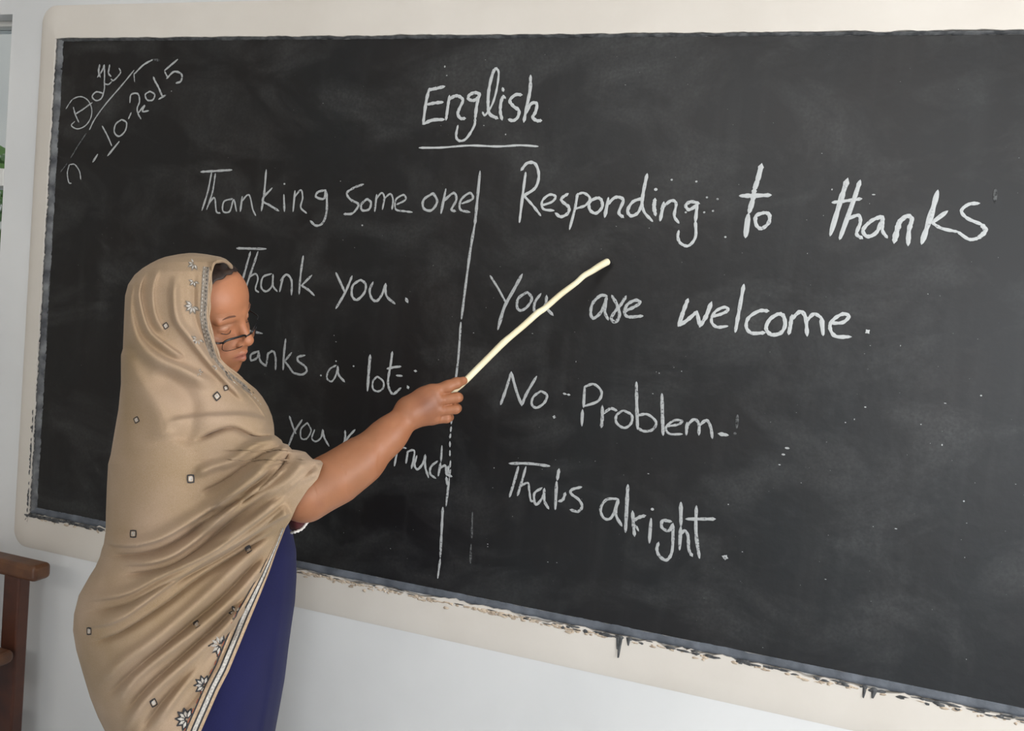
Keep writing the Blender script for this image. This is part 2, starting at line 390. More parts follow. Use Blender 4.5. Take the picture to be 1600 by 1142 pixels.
for i in range(40): parts.append(blob(BX0-.003+random.gauss(0, .0012), random.uniform(BZ0, BZ0+.28), .0016, random.uniform(.003, .01)))
v, f = merge(parts); props(mesh_obj('paint_smears', v, f, m_smear, bb), 'ragged black paint smears on the plaster below the board', kind='stuff')
parts = []
for i in range(420):
    x = random.uniform(BX0, BX1) if i % 2 else random.uniform(-1.25, -.35)
    parts.append(blob(x, BZ0-.005-abs(random.gauss(0, .004)), random.uniform(.003, .010), random.uniform(.0015, .004), y=-.0135, n=6))
v, f = merge(parts); props(mesh_obj('plaster_chips', v, f, m_chip, bb), 'broken cream plaster crumbs below the board', kind='stuff')

# ------------------------------------------------------------------ chalk writing
def stroke(pts, org, s, width, jitter=.12, y=None):
    """a ribbon of chalk on the board; points are read off the photo and laid on the board's surface"""
    y = (YB-.0011) if y is None else y
    q = catmull([(org[0]+p[0]/s, org[1]+p[1]/s) for p in pts], 7)
    pr = [W(a[0], a[1], y) for a in q]
    pw = np.array([[p[0], p[2]] for p in pr])
    hw = width*.00062                              # chalk line half width, px -> metres on the board
    V, Fc = [], []; n = len(pw); ph = random.uniform(0, 9)
    for i in range(n):
        t = pw[min(i+1, n-1)]-pw[max(i-1, 0)]; L = np.linalg.norm(t); t = t/L if L > 1e-9 else np.array([1., 0])
        nr = np.array([-t[1], t[0]]); w = hw*(1+jitter*math.sin(i*1.3+ph)+random.uniform(-jitter, jitter))
        if i in (0, n-1): w *= .55
        a = pw[i]+nr*w; b = pw[i]-nr*w
        if i == 0: c0 = pw[i]-t*hw*.6
        V += [(a[0], y, a[1]), (pw[i][0], y-.0004, pw[i][1]), (b[0], y, b[1])]
        if i: k = 3*i; Fc += [(k-3, k-2, k+1, k), (k-2, k-1, k+2, k+1)]
    e0 = pw[0]-(pw[1]-pw[0])/max(np.linalg.norm(pw[1]-pw[0]), 1e-9)*hw*.8
    e1 = pw[-1]+(pw[-1]-pw[-2])/max(np.linalg.norm(pw[-1]-pw[-2]), 1e-9)*hw*.8
    V += [(e0[0], y, e0[1]), (e1[0], y, e1[1])]; m = len(V)
    Fc += [(0, m-2, 1), (1, m-2, 2), (3*n-3, 3*n-2, m-1), (3*n-2, 3*n-1, m-1)]
    return V, Fc
def word(label, org, s, width, data, material=None, name='chalk_word'):
    parts = []
    for line in data.strip().split(';'):
        line = line.strip()
        if not line: continue
        wd = width; y0 = None
        if line[0] == '*':
            k, line = line[1:].split(' ', 1); wd = width*float(k)
        pts = [tuple(float(a) for a in p.split(',')) for p in line.split()]
        if len(pts) == 1:
            y_ = YB-.0012; c = W(org[0]+pts[0][0]/s, org[1]+pts[0][1]/s, y_); r_ = wd*.0006
            parts.append(([(c[0]+r_*1.2*math.cos(.785*k), y_, c[2]+r_*math.sin(.785*k)) for k in range(8)], [tuple(range(7, -1, -1))])); continue
        parts.append(stroke(pts, org, s, wd))
    # give each stroke its own height so crossings never coincide
    for k, (v, f) in enumerate(parts):
        d = .00004*k; parts[k] = ([(a[0], a[1]-d, a[2]) for a in v], f)
    v, f = merge(parts)
    return props(mesh_obj(name, v, f, material or m_chalk, bb), label)

O = (620, 80); S = 5.714
word('chalk word "English" in the heading', O, S, 5.6, '''425,315 360,330 290,345;290,335 262,450 235,645;275,475 340,462 410,455;235,650 320,615 420,610;
470,400 455,500 440,610;465,430 520,400 560,405 590,440 560,510 545,560 570,600 610,600;
745,385 700,370 650,390 640,425 680,440 720,420 745,380;740,385 715,480 700,600;*.8 700,600 690,670 620,780 560,800 530,760 545,665;
*.7 765,545 790,570 850,480 890,350 910,200 890,150;890,150 860,190 825,330 815,470 830,560 900,600;
*.7 970,420 950,395;950,400 930,460 925,540 940,610;*.9 945,330 952,355;
1115,390 1060,390 1010,440 1040,490 1090,530 1080,590 1040,620 1000,610;
1195,220 1190,350 1160,500 1135,630;1150,560 1200,470 1250,470 1240,540 1215,590 1250,620 1290,620''', m_chalk_b)
word('chalk underline below the heading', O, S, 3.6, '200,862 400,860 650,842 900,850 1100,840 1260,850', m_chalk_b, 'chalk_line')
O = (60, 70); S = 4.757
word('chalk word "Date" slanting in the upper left corner', O, S, 3.2, '''*.8 205,475 250,410 310,385 365,410 395,470 390,540 350,600 290,625 245,600 270,570;260,465 275,520 300,575;275,515 330,480 400,430;
480,360 430,350 400,385 430,415 470,395 490,330 490,290;*1.5 455,150 448,200 460,240;*1.3 440,240 475,190 490,150;*1.1 490,150 492,220 490,290;*.9 490,290 520,295 545,275;
*1.2 530,150 522,210 540,235;*1.0 540,255 560,265 600,225 612,200 600,175''')
word('slanting chalk line under the date heading', O, S, 3.0, '380,630 420,550 500,440 620,300 710,190;*1.2 715,215 780,150 850,110;*.8 710,210 715,275', None, 'chalk_line')
word('half wiped chalk line at the left edge', O, S, 3.0, '355,660 300,740 240,840;215,880 165,945;*1.5 850,110 900,115', m_chalk_f, 'chalk_line')
word('chalk date digits "9 -10-2015" written on a slant', O, S, 3.4, '''*.8 230,890 215,950 225,1020 245,1030;*.8 235,890 270,890 305,940 315,1000;
*1.3 405,870 440,815;475,605 510,670 545,750;*1.2 515,825 600,720;620,555 575,590 565,650 600,680 645,640 655,580 620,555;670,550 690,505;
680,430 690,370 740,365 752,420 735,470 740,510 762,550;740,510 790,450 775,495 820,490;830,345 795,370 810,410 850,410 865,370 830,345;
*1.2 855,240 870,275 890,310 925,390;*1.2 895,405 945,375;*1.3 1035,110 940,190;940,200 960,240;*1.2 955,250 1010,200 1065,220 1060,270 1025,285;*.7 990,345''')
O = (290, 240); S = 3.333
word('chalk word "Thanking"', O, S, 4.3, '''80,95 160,90 240,85;*.9 135,100 115,200 85,295;*.8 155,105 140,200 110,290;*.8 115,270 150,230 160,300 180,310;
*.8 245,235 200,250 195,300 230,300 250,240 265,300;295,225 285,300;*.8 290,250 330,215 350,290 365,322;420,85 410,200 395,298;450,180 400,240 440,270 485,298;
512,215 515,300;*.9 515,158;570,195 560,300;*.8 565,230 600,190 610,230 600,280 630,310;730,190 690,200 680,225 720,235 730,190;735,200 735,300 715,360 680,375 650,350''')
word('chalk word "Some"', O, S, 4.3, '''925,160 880,175;880,175 840,205 860,240 900,265 870,310 825,315;945,235 915,265 920,295 955,290 965,255 945,235;995,215 985,300;
*.8 990,240 1020,205 1035,230 1025,290;*.8 1030,240 1065,210 1080,240 1075,290;*.8 1100,265 1145,240 1135,215 1095,240 1095,290 1140,300 1180,305''')
word('chalk word "one"', O, S, 4.5, '''1290,205 1240,240 1240,285 1280,295 1310,250 1290,205;1355,185 1330,310;1340,250 1395,205 1410,240 1385,290 1405,300;
*.9 1440,260 1495,235 1480,205 1435,240 1430,290 1480,305''')
word('long vertical chalk line dividing the two columns', (0, 0), 1, 4.8, '''*1.1 750,268 745,320 742,350;*.95 742,350 735,390 727,450 721,498;*.9 720,504 716,560 711,600;*.75 706,650 705,662;*.75 705,667 704,674;*.75 704,678 703,684;*.7 703,690 703,698;
*.7 703,704 703,712;*.7 704,720 703,730;*.75 704,734 702,745;*.9 702,747 697,790;692,793 690,830 688,870;*.8 688,873 684,903''', None, 'chalk_line')
word('faint wiped vertical chalk line', (0, 0), 1, 4.0, '738,800 737,840;736,850 735,880', m_chalk_f, 'chalk_line')
O = (340, 370); S = 3.81
word('chalk word "Thank" beside the forehead', O, S, 4.4, '''115,68 200,70 288,72;195,90 170,180 145,270;240,90 210,180 165,310;*.8 190,240 225,220 240,250 225,310 245,330;
*.9 320,220 270,240 260,300 290,325 325,290 330,225;*.9 330,225 330,290 355,325;390,235 370,325;375,260 410,225 440,260 440,345;510,115 495,220 485,340;560,230 500,290;500,290 540,315 575,348''')
word('chalk word "you." in the first row', O, S, 4.6, '''705,215 735,280 760,335;800,235 760,330 705,425;850,255 805,290 800,350 830,375 875,330 880,280 850,255;
925,270 905,320 920,370 950,380 980,340 1000,280;1000,280 1005,350 1055,398;*1.2 1120,365 1132,390''')
word('chalk word "Thanks" half hidden behind the face', O, S, 4.3, '''110,545 265,575;245,680 200,700 200,735 235,720 245,685;245,685 255,740 290,770;300,690 290,765;295,700 330,680 345,720 345,790;
*1.1 405,610 395,700 390,790;440,690 400,740;400,740 430,780 450,810;520,705 480,715 480,740 520,770 530,800 500,820 450,810''')
word('chalk word "a"', O, S, 4.3, '*.8 705,765 665,790 650,840 680,860 705,820 715,770;715,770 720,820 755,862;*.7 705,740;*.8 615,825;*.8 810,770')
word('chalk word "lot."', O, S, 4.5, '''*1.2 908,705 900,800 892,915;*.8 950,830 925,860 925,905 955,920 985,900 985,860 950,830;1040,685 1030,760 1015,850 1020,900 1045,935 1090,900;
1010,785 1050,776 1090,772;*.9 1065,825 1100,828;*1.1 1130,888 1136,902;*.8 1170,797 1185,800''')
O = (420, 600); S = 3.5676
word('chalk word "you" above the raised forearm', O, S, 4.2, '''115,180 135,240 150,275;185,200 140,270 110,345;*.8 215,215 180,250 180,300 210,305 235,260 215,215;
*.8 255,255 240,300 260,320 290,300 300,255;300,255 310,300 335,345''')
word('chalk word "very" crossed by the forearm', O, S, 4.0, '425,260 425,300 410,355;480,255 440,300 410,360;*.8 550,325 515,310 482,330 490,360 530,370;*.9 640,470 620,500 592,525')
word('chalk word "much" over the dividing line', O, S, 4.2, '''720,350 700,455;*.8 715,365 740,352 765,358;775,375 765,440;*.9 770,380 800,368 812,385 795,470;825,400 812,450 830,475 860,440 872,395;872,395 872,460 890,520;
940,430 905,460 900,500 930,525;*.9 965,345 960,430;*1.1 958,440 945,510;950,470 985,455 990,500 1020,515;*1.3 1000,460 1000,500;*1.2 990,520 995,560''')
O = (780, 230); S = 3.636
word('chalk word "Responding"', O, S, 5.2, '''*.9 150,145 135,260 115,425;125,130 160,90 205,95 225,160 205,230 140,275;*.8 140,275 190,330 235,388;
*.8 245,330 300,310 320,280 285,270 245,305 250,350 310,360;390,265 355,290 360,310 395,340 390,375 350,395 320,375;*.9 445,265 430,350 400,465;*.8 440,270 480,260 515,290 490,330 430,350;
560,285 515,310 515,355 550,375 585,340 580,300 560,285;*1.1 620,290 600,395;610,330 660,285 705,300 680,370 705,398;*1.1 840,155 820,250 810,320;*.9 810,320 825,370 870,420;815,290 760,310 730,360 750,390 790,370 815,310;
*1.2 885,295 880,340 888,385;890,240;*1.1 935,315 915,415;*.9 920,350 975,305 1005,320 995,390 1020,430;1135,320 1090,310 1060,330 1080,355 1130,325;*1.1 1125,325 1115,420;*.9 1115,420 1115,510 1075,560 1030,545 1015,510 1020,475''', m_chalk_b)
word('small chalk dots after the word Responding', O, S, 3.4, '980,185;1120,195;1180,285;1240,295;1165,370;1215,362;1060,370;1285,510', None, 'chalk_dots')
word('chalk word "to"', O, S, 6.0, '''*1.3 1490,100 1470,180 1450,240;*1.3 1450,240 1440,300 1420,370;*1.5 1415,385 1400,505;*1.1 1370,276 1450,275 1540,272;
*.95 1510,370 1460,390 1460,440 1490,462 1530,430 1535,385 1510,370''', m_chalk_b)
O = (1140, 230); S = 3.478
word('chalk word "thanks" at the end of the right heading', O, S, 6.4, '''*1.2 640,175 600,300 548,475;*.8 560,300 640,290 715,280;*1.1 708,185 670,300 600,495;*.8 640,390 700,370 710,410 690,470 720,495;
*.9 830,375 770,400 725,450 750,485 800,460 835,380;*.8 835,380 830,450 855,490;*1.2 930,390 910,450 895,515;*1.0 910,420 960,375 990,390 975,450 970,530;*1.2 1130,240 1100,350 1045,520;
1180,350 1100,410;*.7 1100,410 1150,440 1240,460;*.75 1355,305 1300,310 1260,345 1290,385 1370,420;1370,420 1390,455 1350,495;*.75 1350,495 1300,500 1240,460''', m_chalk_b)
word('faint chalk tick at the far right', O, S, 5, '1445,225 1442,300', m_chalk_f, 'chalk_line')
O = (740, 400); S = 5.0
word('chalk word "You" crossed by the stick', O, S, 4.8, '''*.8 130,155 190,250 250,360;*1.2 378,145 310,270 240,400 190,570;420,280 350,330 340,400 370,425 420,395 455,330 420,280;
525,295 480,360 475,430 510,440 560,380 570,310;570,310 570,400 620,462''')
word('chalk word "are"', O, S, 5.2, '''1040,310 990,310 930,370 915,450 940,485 1000,430 1040,320;1040,320 1025,430 1050,495;1080,310 1120,380 1140,460 1110,515 1075,490 1100,440 1150,380 1190,315;
1180,430 1250,400 1300,365 1265,345 1200,380 1180,440 1210,475 1320,468''')
O = (1020, 430); S = 4.21
word('chalk word "welcome."', O, S, 6.0, '''*1.1 230,160 200,240 170,330;170,330 220,300 290,240;290,240 310,335;*1.1 310,335 350,270 385,180;*.8 395,270 450,255 495,230 470,210 410,240 385,300 420,340 490,335;
598,65 570,220 543,370;*.9 760,235 700,235 630,280 615,340 650,380 735,378;830,250 770,290 745,350 780,390 840,380 870,330 860,270 830,250;915,265 905,330 895,385;
910,290 970,240 1005,280 1015,395;*.9 1010,300 1060,255 1110,280;*1.1 1110,280 1120,390;*.9 1175,315 1250,310 1290,270 1250,255 1190,290 1165,340 1200,400 1300,405;*1.3 1410,367 1416,375''', m_chalk_b)
O = (760, 570); S = 3.81
word('chalk word "No"', O, S, 4.8, '85,235 115,150 148,45;148,45 180,160 210,240;210,240 240,170 298,70;*.9 325,155 280,190 270,235 300,255 345,225 360,180 325,155;*1.2 400,309 408,311;*.7 458,170 475,175;*.7 482,176 497,179')
word('chalk word "Problem."', O, S, 4.8, '''*1.1 585,130 578,250;*1.1 572,270 568,360;*.9 585,130 640,115 685,160 665,215 585,245;*1.1 690,245 690,310 685,370;695,290 740,260 775,272;*.9 815,270 775,300 775,345 820,375 860,350 865,300 815,270;
*1.1 893,105 895,230 900,380;*.9 900,300 960,295 1010,340 990,385 940,395 900,375;*1.2 1045,175 1048,300 1052,415;*.8 1075,365 1140,355 1165,335 1120,330 1070,370 1090,410 1165,412;
*1.1 1195,345 1190,415;1195,360 1235,325 1265,350 1265,415;1268,360 1310,330 1335,370 1345,435;*1.3 1385,410 1435,418''')
word('faint chalk mark after the word Problem', O, S, 4.5, '1495,300 1490,375;1480,408', m_chalk_f, 'chalk_line')
O = (760, 690); S = 3.81
word('chalk word "That\'s"', O, S, 4.8, '''135,130 250,130 375,145;190,150 165,240 138,328;*.9 235,150 210,240 185,320;*.8 195,270 245,245 255,290 265,350 290,350;*.9 330,275 285,310 295,375 335,330 345,280;345,280 345,350 370,398;
*1.2 432,165 422,225;*1.1 418,240 410,400;470,305 455,345 430,355;565,270 510,285 505,310 550,345 570,385 545,415 500,405''')
word('chalk word "alright." in the last row', O, S, 5.0, '''*.9 780,340 715,345 680,400 700,455 745,450 785,345;*1.1 785,345 770,430 805,500;*1.2 842,260 835,400 828,535;*1.1 870,415 875,490 882,560;*1.1 875,470 910,450 945,440;*.8 890,500 905,530;
*1.1 980,460 970,600;988,402;1100,475 1050,470 1045,510 1085,530 1110,490;1110,490 1110,600 1100,670 1070,705 1030,680 1015,640 1025,600;*1.2 1158,365 1158,500;*1.2 1157,510 1150,640;
1155,550 1180,530 1200,560 1205,640 1225,680;*1.1 1250,385 1248,540 1268,690;1190,460 1280,460 1360,460;*1.6 1412,684 1430,691''')
# specks of chalk all over the board
sp = []
known = [(1352,636,3),(1477,630,2.4),(1472,695,3),(1321,660,2.2),(1335,655,2),(1230,700,6),(1224,710,5),(1218,726,3),(1439,663,2),(1533,618,3),(1407,540,1.8),(1013,740,2.6),(1138,788,2.2),(762,850,2.4),(856,878,2.4),
         (772,731,2.4),(770,762,2),(762,854,2),(832,521,2),(1290,905,2),(1506,783,3),(1400,826,3),(1160,862,2),(740,520,2),(1065,580,1.8),(900,565,2),(1030,583,2),(1020,615,2),(522,524,2),(525,534,2.4),
         (445,288,2),(566,352,4),(532,283,2.2),(695,104,4),(698,118,3),(803,150,3),(790,210,3),(756,196,2.4),(1300,296,3),(1365,304,4),(870,879,1.8),(610,857,2)]
for x, y, r in known: sp.append((x, y, r))
for i in range(260): sp.append((random.uniform(110, 1600), random.uniform(80, 1040), random.choice([.5, .6, .7, .9, 1.3])))
parts = []
for x, y, r in sp:
    c = W(x, y, YB-.0012)
    if c[2] < BZ0+.03 or c[0] < BX0+.03: continue
    n = 6; e = random.uniform(.6, 1.8); g0 = random.uniform(0, 3)
    V = [(c[0]+r*.00055*e*math.cos(2*math.pi*k/n+g0), c[1], c[2]+r*.00055*math.sin(2*math.pi*k/n+g0)/e) for k in range(n)]
    parts.append((V, [tuple(range(n-1, -1, -1))]))
v, f = merge(parts); props(mesh_obj('chalk_specks', v, f, m_chalk, bb), 'tiny specks of chalk scattered over the board', kind='stuff')

# ------------------------------------------------------------------ wooden chair against the wall, at the left edge
YR = -.13
a0 = W(66, 888, YR); zt = W(0, 866, YR)[2]
ch = empty('wooden_chair', (a0[0]-.28, YR-.2, 0)); props(ch, 'dark reddish brown wooden chair against the wall at the left edge', 'chair')
zr = W(60, 880, YR)[2]; zrb = W(45, 902, YR)[2]
xr = W(68, 885, YR)[0]
v, f = box(xr-.62, xr, YR-.028, YR+.028, zrb, zr); o = bevel(mesh_obj('top_rail', v, f, m_wood2, ch), .012, 4)
xp = W(38, 930, YR)[0]
def post(x, y, z1, w=.045, d=.045):
    return box(x-w, x, y-d/2, y+d/2, 0, z1)
for x in (xp, xp-.50):
    v, f = post(x, YR, zrb+.005, .052, .036); bevel(mesh_obj('back_post', v, f, m_wood, ch), .005)
for k, x in enumerate((xp-.15, xp-.27, xp-.39)):
    v, f = box(x-.065, x, YR-.009, YR+.009, .46, zrb+.004); bevel(mesh_obj('back_slat', v, f, m_wood, ch), .003)
zs = W(10, 1010, YR-.03)[2]; ds = .05
while W(10, 1056, YR-ds)[2] < zs: ds += .005
xs = W(25, 1018, YR-.03)[0]
v, f = box(xs-.50, xs, YR-ds, YR-.03, zs-.035, zs); bevel(mesh_obj('seat', v, f, m_wood2, ch), .015, 4)
for x in (xs-.03, xs-.43):
    v, f = post(x, YR-ds+.035, zs-.03, .035, .035); bevel(mesh_obj('front_leg', v, f, m_wood, ch), .005)
zl = W(10, 1125, YR-.03)[2]
v, f = box(xp-.50, xp-.02, YR-.012, YR+.012, zl-.05, zl+.005); bevel(mesh_obj('rung', v, f, m_wood2, ch), .006)
v, f = box(xp-.03, xp-.01, YR-ds+.04, YR-.02, .22, .25); bevel(mesh_obj('rung', v, f, m_wood, ch), .005)
v, f = box(xp-.49, xp-.47, YR-ds+.04, YR-.02, .22, .25); bevel(mesh_obj('rung', v, f, m_wood, ch), .005)

# ------------------------------------------------------------------ the teacher: shawl surface
def tab(pairs):
    a = np.array(sorted(pairs), float); return lambda y: np.interp(y, a[:, 0], a[:, 1])
QC = 1.795
tL = tab([(396,296),(398,279),(402,259),(406,248),(412,236),(420,223),(430,211),(445,201),(462,196.5),(480,195.5),(520,194),(545,193),(555,190),(600,190),(640,186),(680,179),(710,174),(725,170),(760,168),(800,166.5),(830,166),
          (850,163),(858,160),(870,157),(886,150),(900,141),(930,124),(960,116.5),(985,115),(1015,120),(1050,130),(1090,142),(1120,154),(1142,165),(1180,184),(1230,212),(1290,236)])
tR = tab([(396,304),(398,322),(402,344),(405.6,353),(409,356),(411,338),(414,332.5),(427,331),(463,329),(493,327),(511,329.5),(530,334.5),(548,340),(561,344.5),(574,357),(585,371),(594,382),(600,389),(608,399),
          (620,409),(635,418),(650,424),(664,427),(680,428),(684,434),(688,439),(693,441.5),(695,449),(700,453),(703,455.5),(704.4,467),(707,477),(714.7,484.7),(718,488.5),(720,501),(722.6,505),(732,502),(748,495.7),(757,488),(763.6,481.5),(773,475),(790,464),(812,454),
          (824,446),(842,439),(860,432),(900,418),(937,403),(993,380),(1049,357),(1078,342),(1142,314),(1180,300),(1230,280),(1290,260)])
tR2 = tab([(396,304),(398,322),(402,344),(405.6,353),(409,357),(414,360.5),(425,362),(440,364),(470,360),(500,352),(560,352),(585,371),(594,382),(600,389),(608,399)])   # far opening edge, hidden behind the face
tRv = tab([(396,305),(400,335),(405,356),(412,368),(420,380),(440,394),(460,400),(560,400),(585,398),(600,393),(608,400),(620,409),(650,424),(679,428),(690,446),(704,462),(709,480),(720,492),(727,522),(745,532),(760,530),(790,506),(808,496),(830,476),(880,474),(950,470),
            (1000,462),(1060,455),(1142,440),(1290,420)])
tBN = tab([(395,.0),(398,.040),(402,.062),(410,.085),(425,.108),(450,.122),(500,.126),(560,.124),(600,.132),(640,.155),(690,.178),(760,.186),(900,.19),(1000,.2),(1290,.2)])
tBF = tab([(395,.0),(398,.05),(402,.072),(410,.088),(425,.09),(450,.10),(500,.11),(560,.11),(600,.12),(640,.14),(700,.175),(800,.185),(1290,.2)])
tQR = tab([(395,1.785),(600,1.785),(640,1.76),(680,1.70),(705,1.63),(730,1.60),(760,1.59),(815,1.63),(850,1.70),(900,1.73),(1290,1.76)])
tQM = tab([(395,1.785),(600,1.79),(1290,1.80)])
def smoothed(f, sig, floor=None):
    g = np.arange(380.0, 1300, 1.0); v = f(g); k = np.exp(-(np.arange(-30, 31)/sig)**2/2); k /= k.sum()
    w = np.convolve(np.pad(v, 30, 'edge'), k, 'valid'); w = np.where(g < 470, v, w)
    if floor is not None: w = np.maximum(w, floor(g)+.5)
    return lambda y: np.interp(y, g, w)
tRv = smoothed(tRv, 10, tR); tQR = smoothed(tQR, 12); tBN = smoothed(tBN, 12)
def qcen(px, py, mid, half): 
    s = np.clip((px-mid)/half, 0, 1); return tQM(py) + (tQR(py)-tQM(py))*s**1.6
tMid = tab([(395,300),(460,298),(560,297),(620,298),(700,300),(800,312),(900,300),(1000,285),(1142,280),(1290,275)])
FOLDS = []   # points, height (m), width px on the upper side, width px on the lower side
def fold(pts, h, wu, wl): FOLDS.append((np.array(catmull(pts, 6)), h*1.55, wu*.85, wl*.85))
# head
fold([(207,425),(203,455),(203,485),(215,530),(245,560),(290,580),(340,605)], .012, 9, 16)
fold([(229,425),(219,450),(220,475),(233,515),(262,541),(290,560)], .008, 6, 11)
fold([(250,418),(240,450),(243,490),(258,520)], .005, 6, 10)
fold([(276,425),(272,460),(277,499),(297,527),(324,562),(355,596),(388,630)], .010, 9, 7)
fold([(305,412),(303,460),(306,500),(325,545),(350,580),(385,612),(415,645)], -.004, 7, 7)
fold([(340,560),(365,595),(395,625),(420,660)], .004, 5, 5)
fold([(195,545),(215,590),(250,640),(262,690)], .006, 16, 26)
fold([(240,575),(290,615),(300,650),(285,700)], -.006, 18, 22)
# shoulder
fold([(254,662),(300,655),(340,652),(385,652),(427,662)], .008, 7, 26)
fold([(300,690),(340,672),(365,668),(398,681),(429,680)], -.008, 5, 7)
fold([(300,745),(330,730),(362,720),(401,694),(440,683)], .009, 10, 8)
fold([(310,770),(350,750),(405,712),(446,694)], -.006, 6, 9)
fold([(330,800),(360,775),(401,740),(440,703),(450,697)], .010, 9, 9)
fold([(370,790),(405,765),(436,734),(452,706)], -.009, 6, 6)
fold([(300,828),(350,806),(400,778),(450,750),(482,714)], .011, 13, 12)
fold([(420,790),(452,765),(475,745),(494,724)], -.004, 6, 8)
fold([(330,850),(380,822),(430,785),(468,752),(500,735)], .006, 7, 7)
# lower fan of folds gathered at the elbow
fold([(150,846),(190,852),(221,850),(263,836),(326,797),(390,755),(425,730)], .013, 16, 5)
fold([(165,866),(221,864),(265,850),(326,811),(395,766)], -.008, 6, 8)
fold([(182,884),(249,876),(298,850),(369,790),(418,757),(450,730)], .011, 11, 5)
fold([(182,898),(249,889),(300,864),(369,806),(425,765)], -.006, 5, 7)
fold([(126,940),(196,928),(249,902),(326,866),(383,826),(450,776)], .010, 13, 6)
fold([(126,958),(196,944),(255,914),(326,881),(390,840),(450,789)], -.006, 5, 8)
fold([(128,982),(186,968),(249,925),(305,886),(362,853),(432,812),(456,800)], .014, 18, 5)
fold([(136,1004),(186,988),(255,944),(310,902),(366,868),(435,826)], -.008, 5, 9)
fold([(147,1075),(190,1035),(240,1000),(300,950),(355,900),(432,828)], .009, 12, 10)
fold([(150,1102),(221,1040),(291,980),(355,925),(420,855)], -.007, 8, 9)
fold([(179,1100),(221,1050),(305,986),(369,930),(420,872)], .010, 9, 8)
fold([(190,1120),(240,1065),(310,1003),(370,950),(415,892)], -.007, 8, 8)
fold([(186,1148),(238,1082),(305,1022),(362,965),(410,900)], .009, 9, 8)
fold([(215,1150),(260,1090),(320,1030),(370,975)], -.006, 8, 8)
fold([(238,1140),(291,1065),(345,995),(385,935)], .008, 9, 8)
fold([(270,1130),(310,1080),(350,1015),(390,945)], -.004, 7, 7)
def fold_h(px, py):
    px = np.asarray(px, float); py = np.asarray(py, float); H = np.zeros_like(px)
    for pts, h, wu, wl in FOLDS:
        lo = pts.min(0)-60; hi = pts.max(0)+60
        m = (px > lo[0]) & (px < hi[0]) & (py > lo[1]) & (py < hi[1])
        if not m.any(): continue
        x = px[m]; y = py[m]; best = np.full(x.shape, 1e9); sgn = np.zeros_like(x); tt = np.zeros_like(x)
        n = len(pts)-1
        for i in range(n):
            a, b = pts[i], pts[i+1]; d = b-a; L2 = d@d+1e-9
            t = np.clip(((x-a[0])*d[0]+(y-a[1])*d[1])/L2, 0, 1)
            ex = x-a[0]-t*d[0]; ey = y-a[1]-t*d[1]; dist = ex*ex+ey*ey
            u = dist < best
            best = np.where(u, dist, best); sgn = np.where(u, np.sign(d[0]*ey-d[1]*ex), sgn); tt = np.where(u, (i+t)/n, tt)
        dist = np.sqrt(best); w = np.where(sgn < 0, wu, wl); sharp = w < 5.2
        end = np.clip(tt/.16, 0, 1)*np.clip((1-tt)/.10, 0, 1); end = end*end*(3-2*end)
        H[m] += h*1.35*np.where(sharp, np.exp(-dist/(w*.45)), np.exp(-(dist/w)**2*1.1))*end
    return H
def q_near(px, py):
    L = tL(py); Rv = tRv(py); mid = tMid(py); half = np.maximum(np.where(px > mid, Rv-mid, mid-L), .5)
    s = np.clip(np.abs((px-mid)/half), 0, 1); bn = tBN(py)
    return qcen(px, py, mid, half) - bn*(1-s**2.2)**(1/2.0) - fold_h(px, py)*np.clip((1-s)*9+.15, 0, 1)
def Pn(px, py, off=0.0): return P(px, py, float(q_near(np.array([px]), np.array([py]))[0])-off)

teacher = empty('teacher', (0, 0, 0))
foot = P(285, 1142, QC)
teacher.location = (foot[0], foot[1], 0); bpy.context.view_layer.update()
teacher.name = 'person'
props(teacher, 'woman in beige embroidered shawl and glasses, right arm raised toward the board', 'person')

def grid_faces(nr, nc, flip=False):
    i, j = np.meshgrid(np.arange(nr-1), np.arange(nc-1), indexing='ij'); a = (i*nc+j).ravel()
    F4 = np.stack([a, a+1, a+nc+1, a+nc], 1); return F4[:, ::-1] if flip else F4
rows = np.concatenate([np.arange(396.0, 420, 1.0), np.arange(420, 680, 1.6), np.arange(680, 736, 1.0), np.arange(736, 1150, 1.6), np.arange(1150, 1290, 4.0)])
NCn, NCf = 230, 50
def Pv(px, py, q):
    r = np.stack([px-CX, np.full_like(px, py)-CY, np.full_like(px, F)], 1) @ RW.T
    return CAM + r*(q/(r @ WD))[:, None]
Vs = []
for y in rows:
    L, Rr, Rv = tL(y), tR(y), tRv(y); mid = tMid(y); hl = max(mid-L, .5); hr = max(Rv-mid, .5)
    th0 = math.acos(np.clip((Rr-mid)/hr, -1, 1))
    th = np.linspace(th0, math.pi, NCn)
    px = mid+np.where(np.cos(th) > 0, hr, hl)*np.cos(th); q = q_near(px, np.full_like(px, y))
    ring = list(Pv(px, y, q))
    R2 = tR2(y) if y < 600 else Rr
    if y > 815: R2 = Rr-.35*(Rr-mid)*min(1, (y-690)/200)
    th1 = math.acos(np.clip((R2-mid)/hr, -1, 1))
    th = np.linspace(math.pi, th1, NCf)[1:]
    px = mid+np.where(np.cos(th) > 0, hr, hl)*np.cos(th); s = np.clip(np.abs(np.cos(th)), 0, 1)
    q = qcen(px, y, mid, hr) + tBF(y)*np.sqrt(1-s**2.2)*(np.where(px > mid+.5*hr, .55, 1) if 600 < y < 830 else 1.0)
    ring += list(Pv(px, y, q))
    Vs += ring
nc = NCn+NCf-1
shawl = mesh_obj('shawl', Vs, grid_faces(len(rows), nc), m_shawl, teacher, True)
props(shawl, 'beige shawl with embroidered border draped over head, shoulders and body')
sd = shawl.modifiers.new('thickness', 'SOLIDIFY'); sd.thickness = .0022; sd.offset = 0

